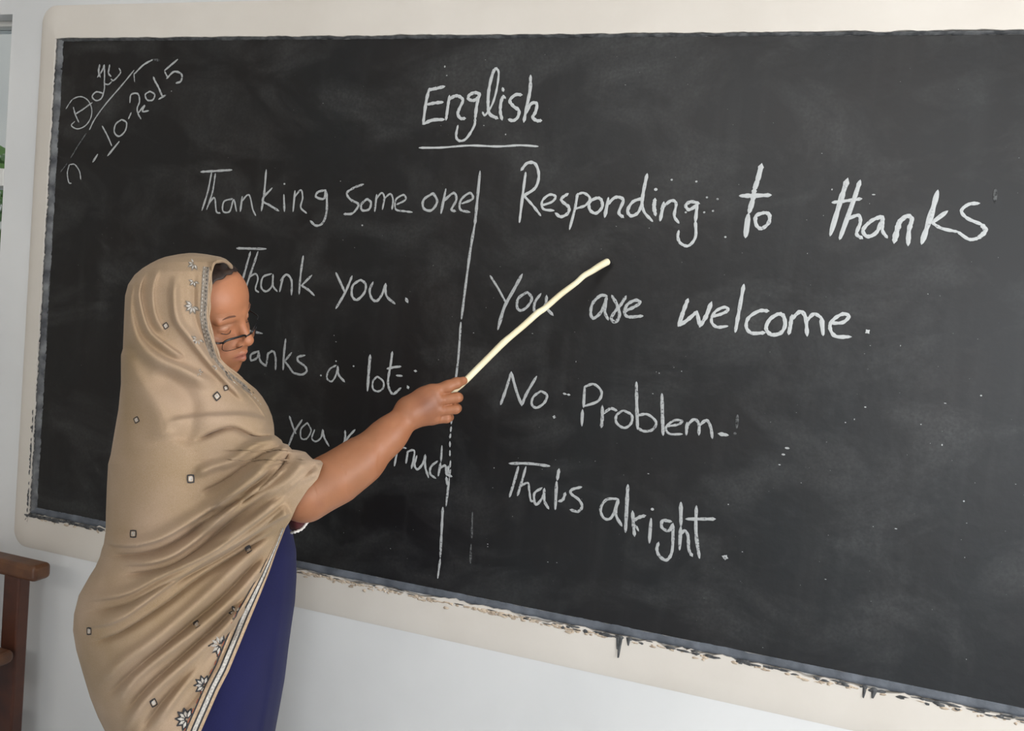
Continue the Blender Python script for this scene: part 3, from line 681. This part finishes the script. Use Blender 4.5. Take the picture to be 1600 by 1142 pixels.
# rolled edge of the face opening, over the brow and down the near side
pe = [Pn(tR(y)-.5, y, .0006) for y in np.arange(592, 416, -8.0)]
pe += [P(333.5, 413, 1.69), P(338, 409.5, 1.70), P(345, 407.5, 1.715), P(353, 409.5, 1.735), P(358.5, 413.5, 1.75), P(361, 418, 1.765)]
v, f = tube(catmull(pe, 4), [.0018+.0008*math.sin(i*.37) + (.0016 if i > 92 else 0) for i in range(len(catmull(pe, 4)))], 8)
o = mesh_obj('rolled_edge', v, f, m_shawl, shawl, True)
# shawl embroidery: each motif a sub-part lying on the cloth
def motif(name, polys, label=None):
    """polys: list of (px polygon, material index, lift)"""
    V, Fc, fm = [], [], []
    for poly, mi, lift in polys:
        c = np.mean(np.array(poly), 0); n = len(V); V.append(Pn(c[0], c[1], lift)); 
        k = len(poly)
        for p in poly: V.append(Pn(p[0], p[1], lift))
        for i in range(k): Fc.append((n, n+1+i, n+1+(i+1) % k)); fm.append(mi)
    return mesh_obj(name, V, Fc, [m_black_thread, m_white_thread, m_grey_thread, m_stripe_beige], shawl, False, fm)
def diamond(px, py, r, a, squash=.8):
    out = []
    def sq(rr, n=4):
        pts = []
        for k in range(n*2):
            g = a+math.pi*k/n; e = 1.0 if k % 2 == 0 else .78
            pts.append((px+rr*e*math.cos(g)*squash, py+rr*e*math.sin(g)))
        return pts
    motif('embroidered_square', [(sq(r), 0, .0032), (sq(r*.66), 3, .0039), (sq(r*.52), 1, .0046)])
for px, py, r, a in [(259,509,7,.2),(339,619,9,.1),(353,606,6,.5),(213,656,7,.3),(298,748,10,.75),(208,834,9,.8),(388,858,8,.3),(139,986,9,.75),(307,975,8,.3),(240,1098,9,.3)]:
    diamond(px, py, r*.9, a, .85 if px > 200 else .62)
def flower(px, py, r, ang, n=6, dark=True, spread=math.pi):
    polys = []
    for k in range(n):
        g = ang+(k-(n-1)/2)*spread/(n-1)
        def petal(s0, s1, w):
            c, s = math.cos(g), math.sin(g); P_ = []
            for t, ww in ((s0, .25), (s0*.5+s1*.5, 1), (s1, .15)):
                P_.append((px+c*t*r-s*w*ww*r, py+s*t*r+c*w*ww*r))
            for t, ww in ((s1, .15), (s0*.5+s1*.5, 1), (s0, .25)):
                P_.append((px+c*t*r+s*w*ww*r, py+s*t*r-c*w*ww*r))
            return P_
        polys.append((petal(.1, 1.12, .30), 0 if dark else 2, .002+.0002*k))
        polys.append((petal(.25, .85, .14), 1, .0036+.0001*k))
    motif('embroidered_flower', polys)
flower(344, 1008, 17, math.pi*1.08); flower(369, 957, 11, math.pi*1.15, 4); flower(319, 1071, 15, math.pi*1.1); flower(292, 1124, 17, math.pi*1.12)
flower(303, 412, 10, math.pi*.85, 5, False); flower(301, 478, 12, math.pi*.7, 6, False); flower(309, 530, 10, math.pi*.65, 5, False)
flower(340, 572, 8, math.pi*.5, 4, False); flower(311, 582, 6, .4, 4, False); flower(303,440,8,math.pi*.6,4,False)
# border stripes along the diagonal hem and the face opening
def strip(edge, d0, d1, lift, material, name, label=None, dash=0):
    V, Fc = [], []; n = len(edge)
    for i in range(n):
        t = edge[min(i+1, n-1)][:2]-edge[max(i-1, 0)][:2]; t = t/np.linalg.norm(t); nr = np.array([t[1], -t[0]])
        if nr[0] > 0: nr = -nr
        k = edge[i][2]
        for m_ in np.linspace(d0, d1, 3):
            p = edge[i][:2]+nr*m_*k; V.append(Pn(p[0], p[1], lift))
    for i in range(n-1):
        if dash and (i // dash) % 2: continue
        for k in range(2): q = 3*i+k; Fc.append((q, q+1, q+4, q+3))
    o = mesh_obj(name, V, Fc, material, shawl); 
    if label: o['label'] = label
    return o
hem = [np.array([tR(y)-.4, y, 1.2*np.clip((y-815)/150, .25, 1)]) for y in np.arange(826, 1240, 2.5)]
strip(hem, 0.0, 3.4, .0030, m_stripe_beige, 'border_stripe')
strip(hem, 3.4, 5.6, .0036, m_black_thread, 'border_stripe', 'black stitched line')
strip(hem, 5.6, 10.5, .0033, m_white_thread, 'border_stripe', 'white woven stripe')
strip(hem, 10.5, 12.6, .0036, m_black_thread, 'border_stripe', 'black stitched line')
strip(hem, 12.6, 17.2, .0030, m_stripe_beige, 'border_stripe')
strip(hem[20:], 17.2, 19.2, .0036, m_black_thread, 'border_stripe', 'black stitched line')
strip(hem[50:], 19.2, 20.4, .0036, m_red_thread, 'border_stripe', 'rust dashed stitch', dash=3)
fo = [np.array([tR(y), y, 1.0]) for y in np.arange(418, 590, 3.0)]
fo += [np.array([tR(y), y, max(.4, 1-(y-590)/90)]) for y in np.arange(590, 640, 3.0)]
strip(fo, 4.5, 15, .0022, m_grey_thread, 'border_stripe', 'grey brown stitched band at the face opening')
strip(fo, 7.0, 8.2, .0032, m_black_thread, 'border_stripe', 'black stitched line', dash=1)
strip(fo, 12.0, 13.0, .0032, m_white_thread, 'border_stripe', 'pale dashed stitch', dash=1)

# ------------------------------------------------------------------ dress
tDR = tab([(600,360),(660,380),(700,400),(750,425),(800,446),(818,453),(835,458),(860,463),(900,463.5),(940,461),(980,455),(1010,451),(1060,445),(1110,436),(1142,430),(1250,418),(1400,412),(1600,420)])
tDL = tab([(700,215),(800,205),(900,190),(1000,175),(1142,180),(1250,185),(1400,165),(1600,130)])
rows2 = np.arange(660, 1594, 6.0); NR2 = 140; Vd = []
for y in rows2:
    L, R = tDL(y), tDR(y); mid = (L+R)/2; half = (R-L)/2
    th = np.linspace(0, 2*math.pi, NR2, endpoint=False)
    px = mid+half*np.cos(th)
    bn = np.interp(y, [660,800,1000,1600], [.135,.155,.165,.20])
    k = np.clip((y-830)/300, 0, 1)
    q = QC - bn*np.sin(th)*(1+.035*k*np.sin(th*7+.5)) + .0*px
    # vertical pleat seen near the front edge
    q = q - .004*k*np.exp(-((px-(R-20))/5.0)**2)*(np.sin(th) > 0)
    Vd += list(Pv(px, y, q))
Fd = []
for i in range(len(rows2)-1):
    for k in range(NR2): k2 = (k+1) % NR2; Fd.append((i*NR2+k, i*NR2+k2, (i+1)*NR2+k2, (i+1)*NR2+k))
dress = mesh_obj('dress', Vd, Fd, m_dress, teacher, True); props(dress, 'plain navy blue dress showing below the shawl')
for v_ in dress.data.vertices:
    if v_.co.z < .02: v_.co.z = .02
# short maroon sleeve hanging under the elbow, with a white trim
def patch(rowsP, material, name, label, parent):
    V = []; nr = len(rowsP); ncc = 9
    for r in rowsP:
        c = catmull(r, 4); idx = np.linspace(0, len(c)-1, ncc); 
        for t in idx:
            a = c[int(t)]; b = c[min(int(t)+1, len(c)-1)]; p = a*(1-t % 1)+b*(t % 1); V.append(P(p[0], p[1], p[2]))
    o = mesh_obj(name, V, grid_faces(nr, ncc), material, parent, True)
    m = o.modifiers.new('thickness', 'SOLIDIFY'); m.thickness = .0015; o['label'] = label; return o
sl = patch([[(448,804,1.64),(462,800,1.625),(480,800,1.64)],[(450,812,1.64),(464,810,1.618),(481,808,1.64)],[(452,819,1.64),(465,819,1.62),(478,816,1.64)],[(454,827,1.64),(464,828,1.625),(473,823,1.64)]], m_maroon, 'sleeve', 'dark maroon short sleeve under the elbow', teacher)
pth = catmull([(486,806,1.645),(482,813,1.64),(478,819,1.636),(472,826,1.63),(463,830.5,1.62),(455,832,1.632)], 5)
v, f = tube([P(*p) for p in pth], [.0016+.0016*abs(math.sin(i*1.1)) for i in range(len(pth))], 6)
o = mesh_obj('sleeve_trim', v, f, m_trim, sl, True); o['label'] = 'ragged white sleeve trim'

# ------------------------------------------------------------------ body: one surface from a distance field
class SDF:
    def __init__(s): s.p = []
    def cone(s, a, b, ra, rb, k=.012, sub=False): s.p.append(('c', np.array(a, float), np.array(b, float), ra, rb, k, sub))
    def ell(s, c, r, k=.012, R=None, sub=False): s.p.append(('e', np.array(c, float), np.array(r, float), np.eye(3) if R is None else R, None, k, sub))
    def bounds(s, p, pad):
        if p[0] == 'c':
            r = max(p[3], p[4])+pad; return np.minimum(p[1], p[2])-r, np.maximum(p[1], p[2])+r
        r = p[2].max()+pad; return p[1]-r, p[1]+r
    def grid(s, lo, hi, h):
        ax = [np.arange(lo[i], hi[i]+h, h) for i in range(3)]; sh = tuple(len(a) for a in ax)
        D = np.full(sh, .05, np.float32)
        for p in s.p:
            a, b = s.bounds(p, .03)
            ii = [slice(max(0, int(np.searchsorted(ax[i], a[i]))), int(np.searchsorted(ax[i], b[i]))) for i in range(3)]
            if any(k.stop <= k.start for k in ii): continue
            X, Y, Z = np.meshgrid(ax[0][ii[0]], ax[1][ii[1]], ax[2][ii[2]], indexing='ij')
            if p[0] == 'c':
                d = p[2]-p[1]; L2 = d@d+1e-12
                t = np.clip(((X-p[1][0])*d[0]+(Y-p[1][1])*d[1]+(Z-p[1][2])*d[2])/L2, 0, 1)
                dd = np.sqrt((X-p[1][0]-t*d[0])**2+(Y-p[1][1]-t*d[1])**2+(Z-p[1][2]-t*d[2])**2)-(p[3]+(p[4]-p[3])*t)
            else:
                R = p[3]; X = X-p[1][0]; Y = Y-p[1][1]; Z = Z-p[1][2]
                u = [R[0][i]*X+R[1][i]*Y+R[2][i]*Z for i in range(3)]        # columns of R are the local axes
                k0 = np.sqrt(sum((u[i]/p[2][i])**2 for i in range(3))); k1 = np.sqrt(sum((u[i]/p[2][i]**2)**2 for i in range(3)))+1e-9
                dd = k0*(k0-1)/k1
            k = p[5]; cur = D[tuple(ii)]
            if p[6]:
                hh = np.maximum(k-np.abs(cur+dd), 0)/k; D[tuple(ii)] = np.maximum(cur, -dd)+hh*hh*k*.25
            else:
                hh = np.maximum(k-np.abs(cur-dd), 0)/k; D[tuple(ii)] = np.minimum(cur, dd)-hh*hh*k*.25
        return D
def surface_nets(D, lo, h):
    nx, ny, nz = D.shape; ins = D < 0
    c = np.zeros((nx-1, ny-1, nz-1), np.int8)
    for dx in (0, 1):
        for dy in (0, 1):
            for dz in (0, 1): c += ins[dx:nx-1+dx, dy:ny-1+dy, dz:nz-1+dz]
    act = (c > 0) & (c < 8); idx = np.full(act.shape, -1, np.int64); I = np.argwhere(act); idx[act] = np.arange(len(I))
    acc = np.zeros((len(I), 3)); cnt = np.zeros(len(I))
    corners = [(a, b, e) for a in (0, 1) for b in (0, 1) for e in (0, 1)]
    for a in corners:
        for ax in range(3):
            if a[ax]: continue
            b = list(a); b[ax] = 1
            va = D[I[:, 0]+a[0], I[:, 1]+a[1], I[:, 2]+a[2]]; vb = D[I[:, 0]+b[0], I[:, 1]+b[1], I[:, 2]+b[2]]
            m = (va < 0) != (vb < 0); t = np.where(m, va/(va-vb+1e-12), 0)
            p = np.tile(np.array(a, float), (len(I), 1)); p[:, ax] += t; acc[m] += p[m]; cnt[m] += 1
    V = lo + (I + acc/np.maximum(cnt, 1)[:, None])*h
    quads = []
    for ax in range(3):
        u, w = [(1, 2), (2, 0), (0, 1)][ax]
        sl = [slice(0, n) for n in D.shape]; s2 = [slice(0, n) for n in D.shape]
        sl[ax] = slice(0, D.shape[ax]-1); s2[ax] = slice(1, D.shape[ax])
        A = ins[tuple(sl)]; B = ins[tuple(s2)]; E = np.argwhere(A != B)
        ok = (E[:, u] > 0) & (E[:, w] > 0) & (E[:, u] < D.shape[u]-1) & (E[:, w] < D.shape[w]-1); E = E[ok]
        def at(du, dw):
            e = E.copy(); e[:, u] += du; e[:, w] += dw; return idx[e[:, 0], e[:, 1], e[:, 2]]
        q = np.stack([at(-1, -1), at(0, -1), at(0, 0), at(-1, 0)], 1)
        fl = ~A[E[:, 0], E[:, 1], E[:, 2]]; q[fl] = q[fl][:, ::-1]; quads.append(q)
    Q = np.concatenate(quads); Q = Q[(Q >= 0).all(1)]
    return V, Q

# head axes: S to her left, U up, Fd forward, given along (right, up, towards camera) at her place
CD = -WD; UPV = np.array([0, 0, 1.0])
def hv(a): return a[0]*RD + a[1]*UPV + a[2]*CD
HU = np.array([-.03, .90, .42]); HU /= np.linalg.norm(HU)
HS = np.array([.55, .42, -.72]); HS -= HU*(HS@HU); HS /= np.linalg.norm(HS)
HF = np.cross(HS, HU)
S_, U_, F_ = hv(HS), hv(HU), hv(HF)
eye_mid = P(370, 503, 1.775)                      # surface between the eyes
HO = eye_mid - F_*.082
HK = 1.02
def hp(x, y, z): return HO + (S_*x + F_*y + U_*z)*HK
HR = np.stack([S_, F_, U_], 1)
body = SDF()
body.ell(hp(0, -.008, .028), (.074, .092, .070), .02, HR)
body.ell(hp(0, .024, .040), (.062, .064, .054), .03, HR)
body.ell(hp(0, .026, -.035), (.060, .058, .068), .03, HR)
body.ell(hp(0, .034, -.070), (.050, .052, .044), .03, HR)
body.ell(hp(0, .072, -.098), (.019, .016, .016), .022, HR)
for s in (-1, 1):
    body.ell(hp(s*.037, .054, -.036), (.025, .027, .026), .022, HR)
    body.ell(hp(s*.034, .052, -.070), (.024, .027, .024), .02, HR)
    body.ell(hp(s*.074, -.005, -.01), (.010, .018, .030), .008, HR)
body.ell(hp(0, .078, -.060), (.027, .020, .026), .018, HR)
for s in (-1, 1):
    body.ell(hp(s*.033, .101, -.002), (.021, .020, .013), .014, HR, sub=True)
    body.cone(hp(s*.010, .0845, .019), hp(s*.045, .072, .014), .0070, .0050, .014)
    body.ell(hp(s*.032, .069, -.003), (.0150, .0135, .0115), .005, HR)
    body.cone(hp(s*.020, .083, -.0075), hp(s*.043, .0775, -.0055), .0012, .0012, .0015, sub=True)
body.cone(hp(0, .083, .012), hp(0, .103, -.028), .0075, .0098, .014)
body.ell(hp(0, .105, -.031), (.0115, .0105, .0098), .009, HR)
for s in (-1, 1): body.ell(hp(s*.0125, .095, -.036), (.0078, .0095, .0072), .006, HR)
for s in (-1, 1): body.ell(hp(s*.006, .101, -.043), (.0036, .005, .003), .003, HR, sub=True)
for s in (-1, 1):
    body.cone(hp(s*.003, .0985, -.0570), hp(s*.022, .084, -.0630), .0058, .0032, .004)
    body.cone(hp(s*.0, .0965, -.0710), hp(s*.019, .085, -.0670), .0066, .0036, .004)
body.cone(hp(0, .1035, -.0640), hp(-.024, .088, -.0650), .0014, .001, .002, sub=True)
body.cone(hp(0, .1035, -.0640), hp(.024, .088, -.0650), .0014, .001, .002, sub=True)
# neck, trunk, hidden arm and legs
neck0 = hp(0, -.025, -.06); neck1 = P(298, 668, 1.80)
body.cone(neck0, neck1, .052, .055, .03)
shn, shf = P(322, 712, 1.715), P(322, 705, 1.90)
body.cone(shn, shf, .050, .050, .04)
body.ell(P(322, 770, 1.80), (.105, .135, .16), .04, np.stack([RD, WD, UPV], 1))
body.ell(P(318, 900, 1.80), (.11, .13, .14), .05, np.stack([RD, WD, UPV], 1))
body.ell(P(312, 1000, 1.80), (.125, .145, .13), .05, np.stack([RD, WD, UPV], 1))
for dq in (-.075, .075):
    hip = P(312, 1040, 1.80+dq); kn = np.array([hip[0]+RD[0]*.01, hip[1]+RD[1]*.01, .42]); an = np.array([hip[0], hip[1], .075])
    body.cone(hip, kn, .082, .055, .03); body.cone(kn, an, .052, .036, .02)
    body.cone(an-np.array([0, 0, .03])+RD*-.02, an-np.array([0, 0, .052])+RD*.13, .030, .020, .02)
body.cone(shf, P(285, 880, 1.93), .046, .038, .02); body.cone(P(285, 880, 1.93), P(375, 925, 1.92), .037, .026, .02)
body.ell(P(400, 935, 1.915), (.035, .014, .03), .015, np.stack([RD, WD, UPV], 1))
# right arm, raised towards the board
el = P(477, 772, 1.605); wr = P(638, 649, 1.63)
body.cone(shn, P(400, 748, 1.645), .050, .046, .03); body.cone(P(400, 748, 1.645), el, .046, .0415, .03)
body.cone(el, P(528, 745, 1.61), .0400, .0385, .04); body.cone(P(528, 745, 1.61), P(566, 718, 1.615), .0380, .0330, .04)
body.cone(P(566, 718, 1.615), P(606, 681, 1.622), .0325, .0280, .04); body.cone(P(606, 681, 1.622), wr, .0275, .0252, .03)
QH = 1.635
# back of the hand
for (x, y, q, r) in ((675, 612, QH-.002, .0145), (681, 625, QH-.006, .0140), (680, 641, QH-.004, .0135), (675, 654, QH+.002, .0125)):
    body.cone(P(643, 643, QH), P(x, y, q), .0235, r, .016)
body.ell(P(664, 632, QH+.006), (.030, .020, .034), .012, np.stack([RD, WD, UPV], 1))
for (x, y, q, r) in ((680, 613, QH-.011, .0075), (688, 625, QH-.013, .0070), (688, 641, QH-.011, .0066), (682, 655, QH-.006, .0062)):
    body.ell(P(x, y, q), (r*1.1, r*.9, r), .008)
def finger(pts, k=.0035):
    for a, b in zip(pts[:-1], pts[1:]): body.cone(P(*a[:3]), P(*b[:3]), a[3], b[3], k)
finger([(675,612,QH-.002,.0118),(700,603.5,QH-.008,.0108),(713,598.5,QH-.007,.0100),(724,595,QH+.003,.0082)], .006)    # index, laid along the stick
finger([(681,626,QH-.006,.0112),(714,621,QH-.012,.0098),(716,621,QH+.010,.0092),(704,624,QH+.022,.0082)], .003)
finger([(680,642,QH-.004,.0110),(712,639,QH-.010,.0094),(714,638,QH+.010,.0088),(702,640,QH+.022,.0080)], .003)
finger([(675,655,QH+.002,.0102),(698,653.5,QH-.003,.0090),(702,652,QH+.014,.0082),(690,652,QH+.025,.0074)], .003)
finger([(655,640,QH+.024,.0130),(684,621,QH+.040,.0115),(704,610,QH+.036,.0098),(720,600,QH+.026,.0080)], .006)       # thumb on the far side
def region(lo, hi, h):
    lo = np.array(lo); D = body.grid(lo, np.array(hi), h); return surface_nets(D, lo, h)
hc = hp(0, 0, 0)
parts = [region(hc-[.135, .135, .165], hc+[.135, .135, .145], .0014)]
lo = np.minimum(np.minimum(el, wr), P(725, 600, QH))-.065; hi = np.maximum(np.maximum(el, wr), P(725, 590, QH))+.065
parts.append(region(lo, hi, .0015))
ct = P(312, 800, 1.80); parts.append(region([ct[0]-.36, ct[1]-.36, 0.0], [ct[0]+.36, ct[1]+.36, 1.42], .007))
Vb = []; Fb = []; off = 0
for v_, f_ in parts: Vb.append(v_); Fb.append(f_+off); off += len(v_)
Vb = np.concatenate(Vb); Fb = np.concatenate(Fb)
me = bpy.data.meshes.new('body'); me.vertices.add(len(Vb)); me.vertices.foreach_set('co', Vb.ravel().astype(np.float32))
me.loops.add(len(Fb)*4); me.loops.foreach_set('vertex_index', Fb.ravel().astype(np.int32))
me.polygons.add(len(Fb)); me.polygons.foreach_set('loop_start', (np.arange(len(Fb))*4).astype(np.int32)); me.polygons.foreach_set('loop_total', np.full(len(Fb), 4, np.int32))
me.update(calc_edges=True); me.validate(); me.materials.append(m_skin)
me.polygons.foreach_set('use_smooth', [True]*len(me.polygons))
# skin colour differences, plus eyelid highlight and hand-back shade painted in
loc = (Vb-HO)@HR; colr = np.tile(np.array([.49, .198, .097]), (len(Vb), 1))
arm = (Vb@RD) > (P(450, 760, 1.6)@RD)
colr[arm] = (.345, .135, .062)
def blend(mask, c):
    global colr
    mask = np.clip(mask, 0, 1)[:, None]; colr = colr*(1-mask)+np.array(c)*mask
x, y, z = loc.T
inhead = (np.abs(x) < .1) & (np.abs(z) < .14) & (np.abs(y) < .14)
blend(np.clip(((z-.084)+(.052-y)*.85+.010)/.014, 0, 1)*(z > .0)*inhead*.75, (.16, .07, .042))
lips = np.exp(-((z+.0650)/.0085)**4)*np.exp(-(x/.0215)**4)*(y > .075)*inhead; blend(lips*.85, (.44, .15, .105))
line = np.exp(-((z+.0640)/.0016)**2)*np.exp(-(x/.024)**4)*(y > .075)*inhead; blend(line*.8, (.16, .04, .03))
for s in (-1, 1):
    m_ = np.exp(-((x-s*.032)/.017)**2-((z+.004)/.012)**2)*(y > .05)*inhead; blend(m_*.35, (.42, .17, .10))
    m_ = np.exp(-((x-s*.032)/.012)**4-((z-.004)/.004)**2)*(y > .05)*inhead; blend(m_*.45, (.80, .52, .38))  # light caught on the eyelid, painted as a pale band
    m_ = np.exp(-((x-s*.036)/.016)**2-((z+.04)/.016)**2)*(y > .05)*inhead; blend(m_*.3, (.66, .26, .16))
hcn = P(668, 632, QH-.02); d_ = np.linalg.norm(Vb-hcn, axis=1); blend(np.exp(-(d_/.027)**2)*.8, (.20, .068, .032))  # shade on the back of the hand, painted as a darker tint
for kx, ky in ((697,620),(697,639),(690,653)):
    d_ = np.linalg.norm(Vb-P(kx, ky-9, QH-.004), axis=1); blend(np.exp(-(d_/.006)**2)*.5, (.26, .095, .05))
d_ = np.linalg.norm(Vb-P(723, 593, QH-.004), axis=1); blend(np.exp(-(d_/.005)**2)*.5, (.52, .19, .12))
d_ = np.linalg.norm(Vb-P(496, 786, 1.565), axis=1); blend(np.exp(-(d_/.010)**2)*.35, (.22, .085, .06))
ca = me.color_attributes.new('tint', 'FLOAT_COLOR', 'POINT')
ca.data.foreach_set('color', np.concatenate([colr, np.ones((len(Vb), 1))], 1).ravel().astype(np.float32))
bodyo = bpy.data.objects.new('body', me); COL.objects.link(bodyo); bodyo.parent = teacher; bodyo.matrix_parent_inverse = teacher.matrix_world.inverted()
sm = bodyo.modifiers.new('smooth', 'SMOOTH'); sm.factor = .5; sm.iterations = 2

# hair: a cap over the skull ending at the hairline
hs = SDF()
hs.ell(hp(0, -.008, .028), (.0775, .0955, .0735), .02, HR); hs.ell(hp(0, .024, .040), (.0655, .0675, .0575), .03, HR)
lo = hc-[.125, .125, .11]; D = hs.grid(lo, hc+[.125, .125, .135], .002)
G = np.stack(np.meshgrid(*[lo[k]+.002*np.arange(D.shape[k]) for k in range(3)], indexing='ij'), -1)
Lc = (G-HO)@HR
D = np.maximum(D, -((Lc[..., 2]-.084)+(.052-Lc[..., 1])*.85 + .002*np.sin(Lc[..., 0]*260))*.75)
V, Fc = surface_nets(D.astype(np.float32), lo, .002)
o = mesh_obj('hair', V, Fc, m_hair, teacher, True); props(o, 'dark brown hair pulled back under the shawl')
# eyebrows and lashes
for s in (-1, 1):
    pts = [hp(s*a, b, c) for a, b, c in ((.012, .0895, .0195), (.022, .0885, .0235), (.034, .0845, .0245), (.045, .0765, .0195))]
    v, f = tube(catmull(pts, 4), [.0012, .0014, .0018, .0020, .0021, .0021, .0020, .0019, .0018, .0016, .0013, .0011, .0008], 6)
    mesh_obj('eyebrow', v, f, m_brow, teacher, True)
    pts = [hp(s*a, b, c) for a, b, c in ((.020, .0815, -.0085), (.027, .0840, -.0105), (.036, .0832, -.0105), (.044, .0775, -.0070))]
    v, f = tube(catmull(pts, 4), .0007, 5); mesh_obj('eyelashes', v, f, m_hair, teacher, True)

# glasses, low on the nose
gl = empty('eyeglasses', hp(0, .1, -.012)); gl.parent = teacher; gl.matrix_parent_inverse = teacher.matrix_world.inverted(); gl['label'] = 'thin black framed glasses resting low on the nose'
bpy.context.view_layer.update()
def lens_outline(s, n=36, sx=.0240, sz=.0128):
    out = []
    for k in range(n):
        g = 2*math.pi*k/n; c, d = math.cos(g), math.sin(g)
        x = sx*abs(c)**.55*(1 if c > 0 else -1); z = sz*abs(d)**.6*(1 if d > 0 else -1)
        out.append((s*.0325+x, .1065-.020*abs((s*.0325+x)/.06)**2-.0*z+z*.10, -.0245+z))
    return out
for s in (-1, 1):
    L = lens_outline(s); ptsw = [hp(*p) for p in L]
    n = len(ptsw); Vr, Fr = [], []; cen = np.mean(ptsw, 0)
    for i in range(n):
        t = ptsw[(i+1) % n]-ptsw[i-1]; t /= np.linalg.norm(t); a = ptsw[i]-cen; a -= t*(a@t); a /= np.linalg.norm(a); b = np.cross(t, a)
        top = L[i][2] > -.019; r = .0021 if top else .0006
        for k in range(6): g = 2*math.pi*k/6; Vr.append(ptsw[i]+r*(math.cos(g)*a+math.sin(g)*b))
    for i in range(n):
        for k in range(6): j = (i+1) % n; k2 = (k+1) % 6; Fr.append((i*6+k, i*6+k2, j*6+k2, j*6+k))
    mesh_obj('rim', Vr, Fr, m_frame, gl, True)
    mesh_obj('lens', [cen]+ptsw, [(0, 1+i, 1+(i+1) % n) for i in range(n)], m_glass, gl)
    pts = [hp(s*.0560, .0895, -.017), hp(s*.070, .080, -.014), hp(s*.079, .030, -.008), hp(s*.082, -.01, .0)]
    v, f = tube(catmull(pts, 5), .0019, 6); mesh_obj('temple', v, f, m_frame, gl, True)
v, f = tube(catmull([hp(-.009, .1055, -.019), hp(0, .1085, -.0165), hp(.009, .1055, -.019)], 4), .0015, 6); mesh_obj('bridge', v, f, m_frame, gl, True)

# ------------------------------------------------------------------ pointing stick, held in the hand
base = P(702, 616, QH+.012); tipp = W(949, 409, -.022)
cl = [(702,616),(712,607.5),(728,594),(742,580),(765,557),(786,536),(800,524),(820,507),(840,489),(852,481),(876,460),(900,442),(912,431),(924,424),(938,415),(949,409)]
tot = len(cl)-1
def stick_pt(px, py):
    # depth runs along the straight line from hand to tip, found where the pixel ray passes nearest to it
    r = ray(px, py); r = r/np.linalg.norm(r); d = tipp-base; w0 = CAM-base
    a, b, c, e, g = r@r, r@d, d@d, r@w0, d@w0
    sN = (b*g-c*e)/(a*c-b*b); return CAM+r*sN
pts = [stick_pt(*p) for p in cl]; dd = pts[1]-pts[0]; pts = [pts[0]-dd*1.1]+pts
rad = [.0062,.0064,.0064,.0062,.0062,.0062,.0066,.0060,.0062,.0066,.0060,.0060,.0056,.0060,.0064,.0072,.0074]
pts = catmull(pts, 3); rr = np.interp(np.linspace(0, 16, len(pts)), np.arange(17), rad)
t = pts[-1]-pts[-2]; t /= np.linalg.norm(t)
ends = [(pts[-1]+t*.003, rr[-1]*.8), (pts[-1]+t*.0048, rr[-1]*.4)]
v, f = tube(pts+[e[0] for e in ends], list(rr)+[e[1] for e in ends], 14)
st = mesh_obj('pointing_stick', v, f, m_stick, None, True)
props(st, 'pale peeled wooden stick held in the raised hand, pointing at the board', 'stick')
# bark scar on the stick
a, b = stick_pt(838, 491), stick_pt(857, 476); toc = (CAM-a)/np.linalg.norm(CAM-a); side = np.cross(toc, b-a); side /= np.linalg.norm(side)
V = []; Fc = []
for i, t in enumerate(np.linspace(0, 1, 9)):
    c = a*(1-t)+b*t; w = .0022*math.sin(math.pi*min(.98, t+.02)); 
    for k in (-1, 0, 1): V.append(c+toc*.0060+side*(-.0022+k*w)-toc*.0008*abs(k))
for i in range(8):
    for k in range(2): q = 3*i+k; Fc.append((q, q+1, q+4, q+3))
m_scar = mat('bark_scar', (.55, .30, .12), .7)
o = mesh_obj('bark_scar', V, Fc, m_scar, st); o['label'] = 'thin orange brown bark scar'
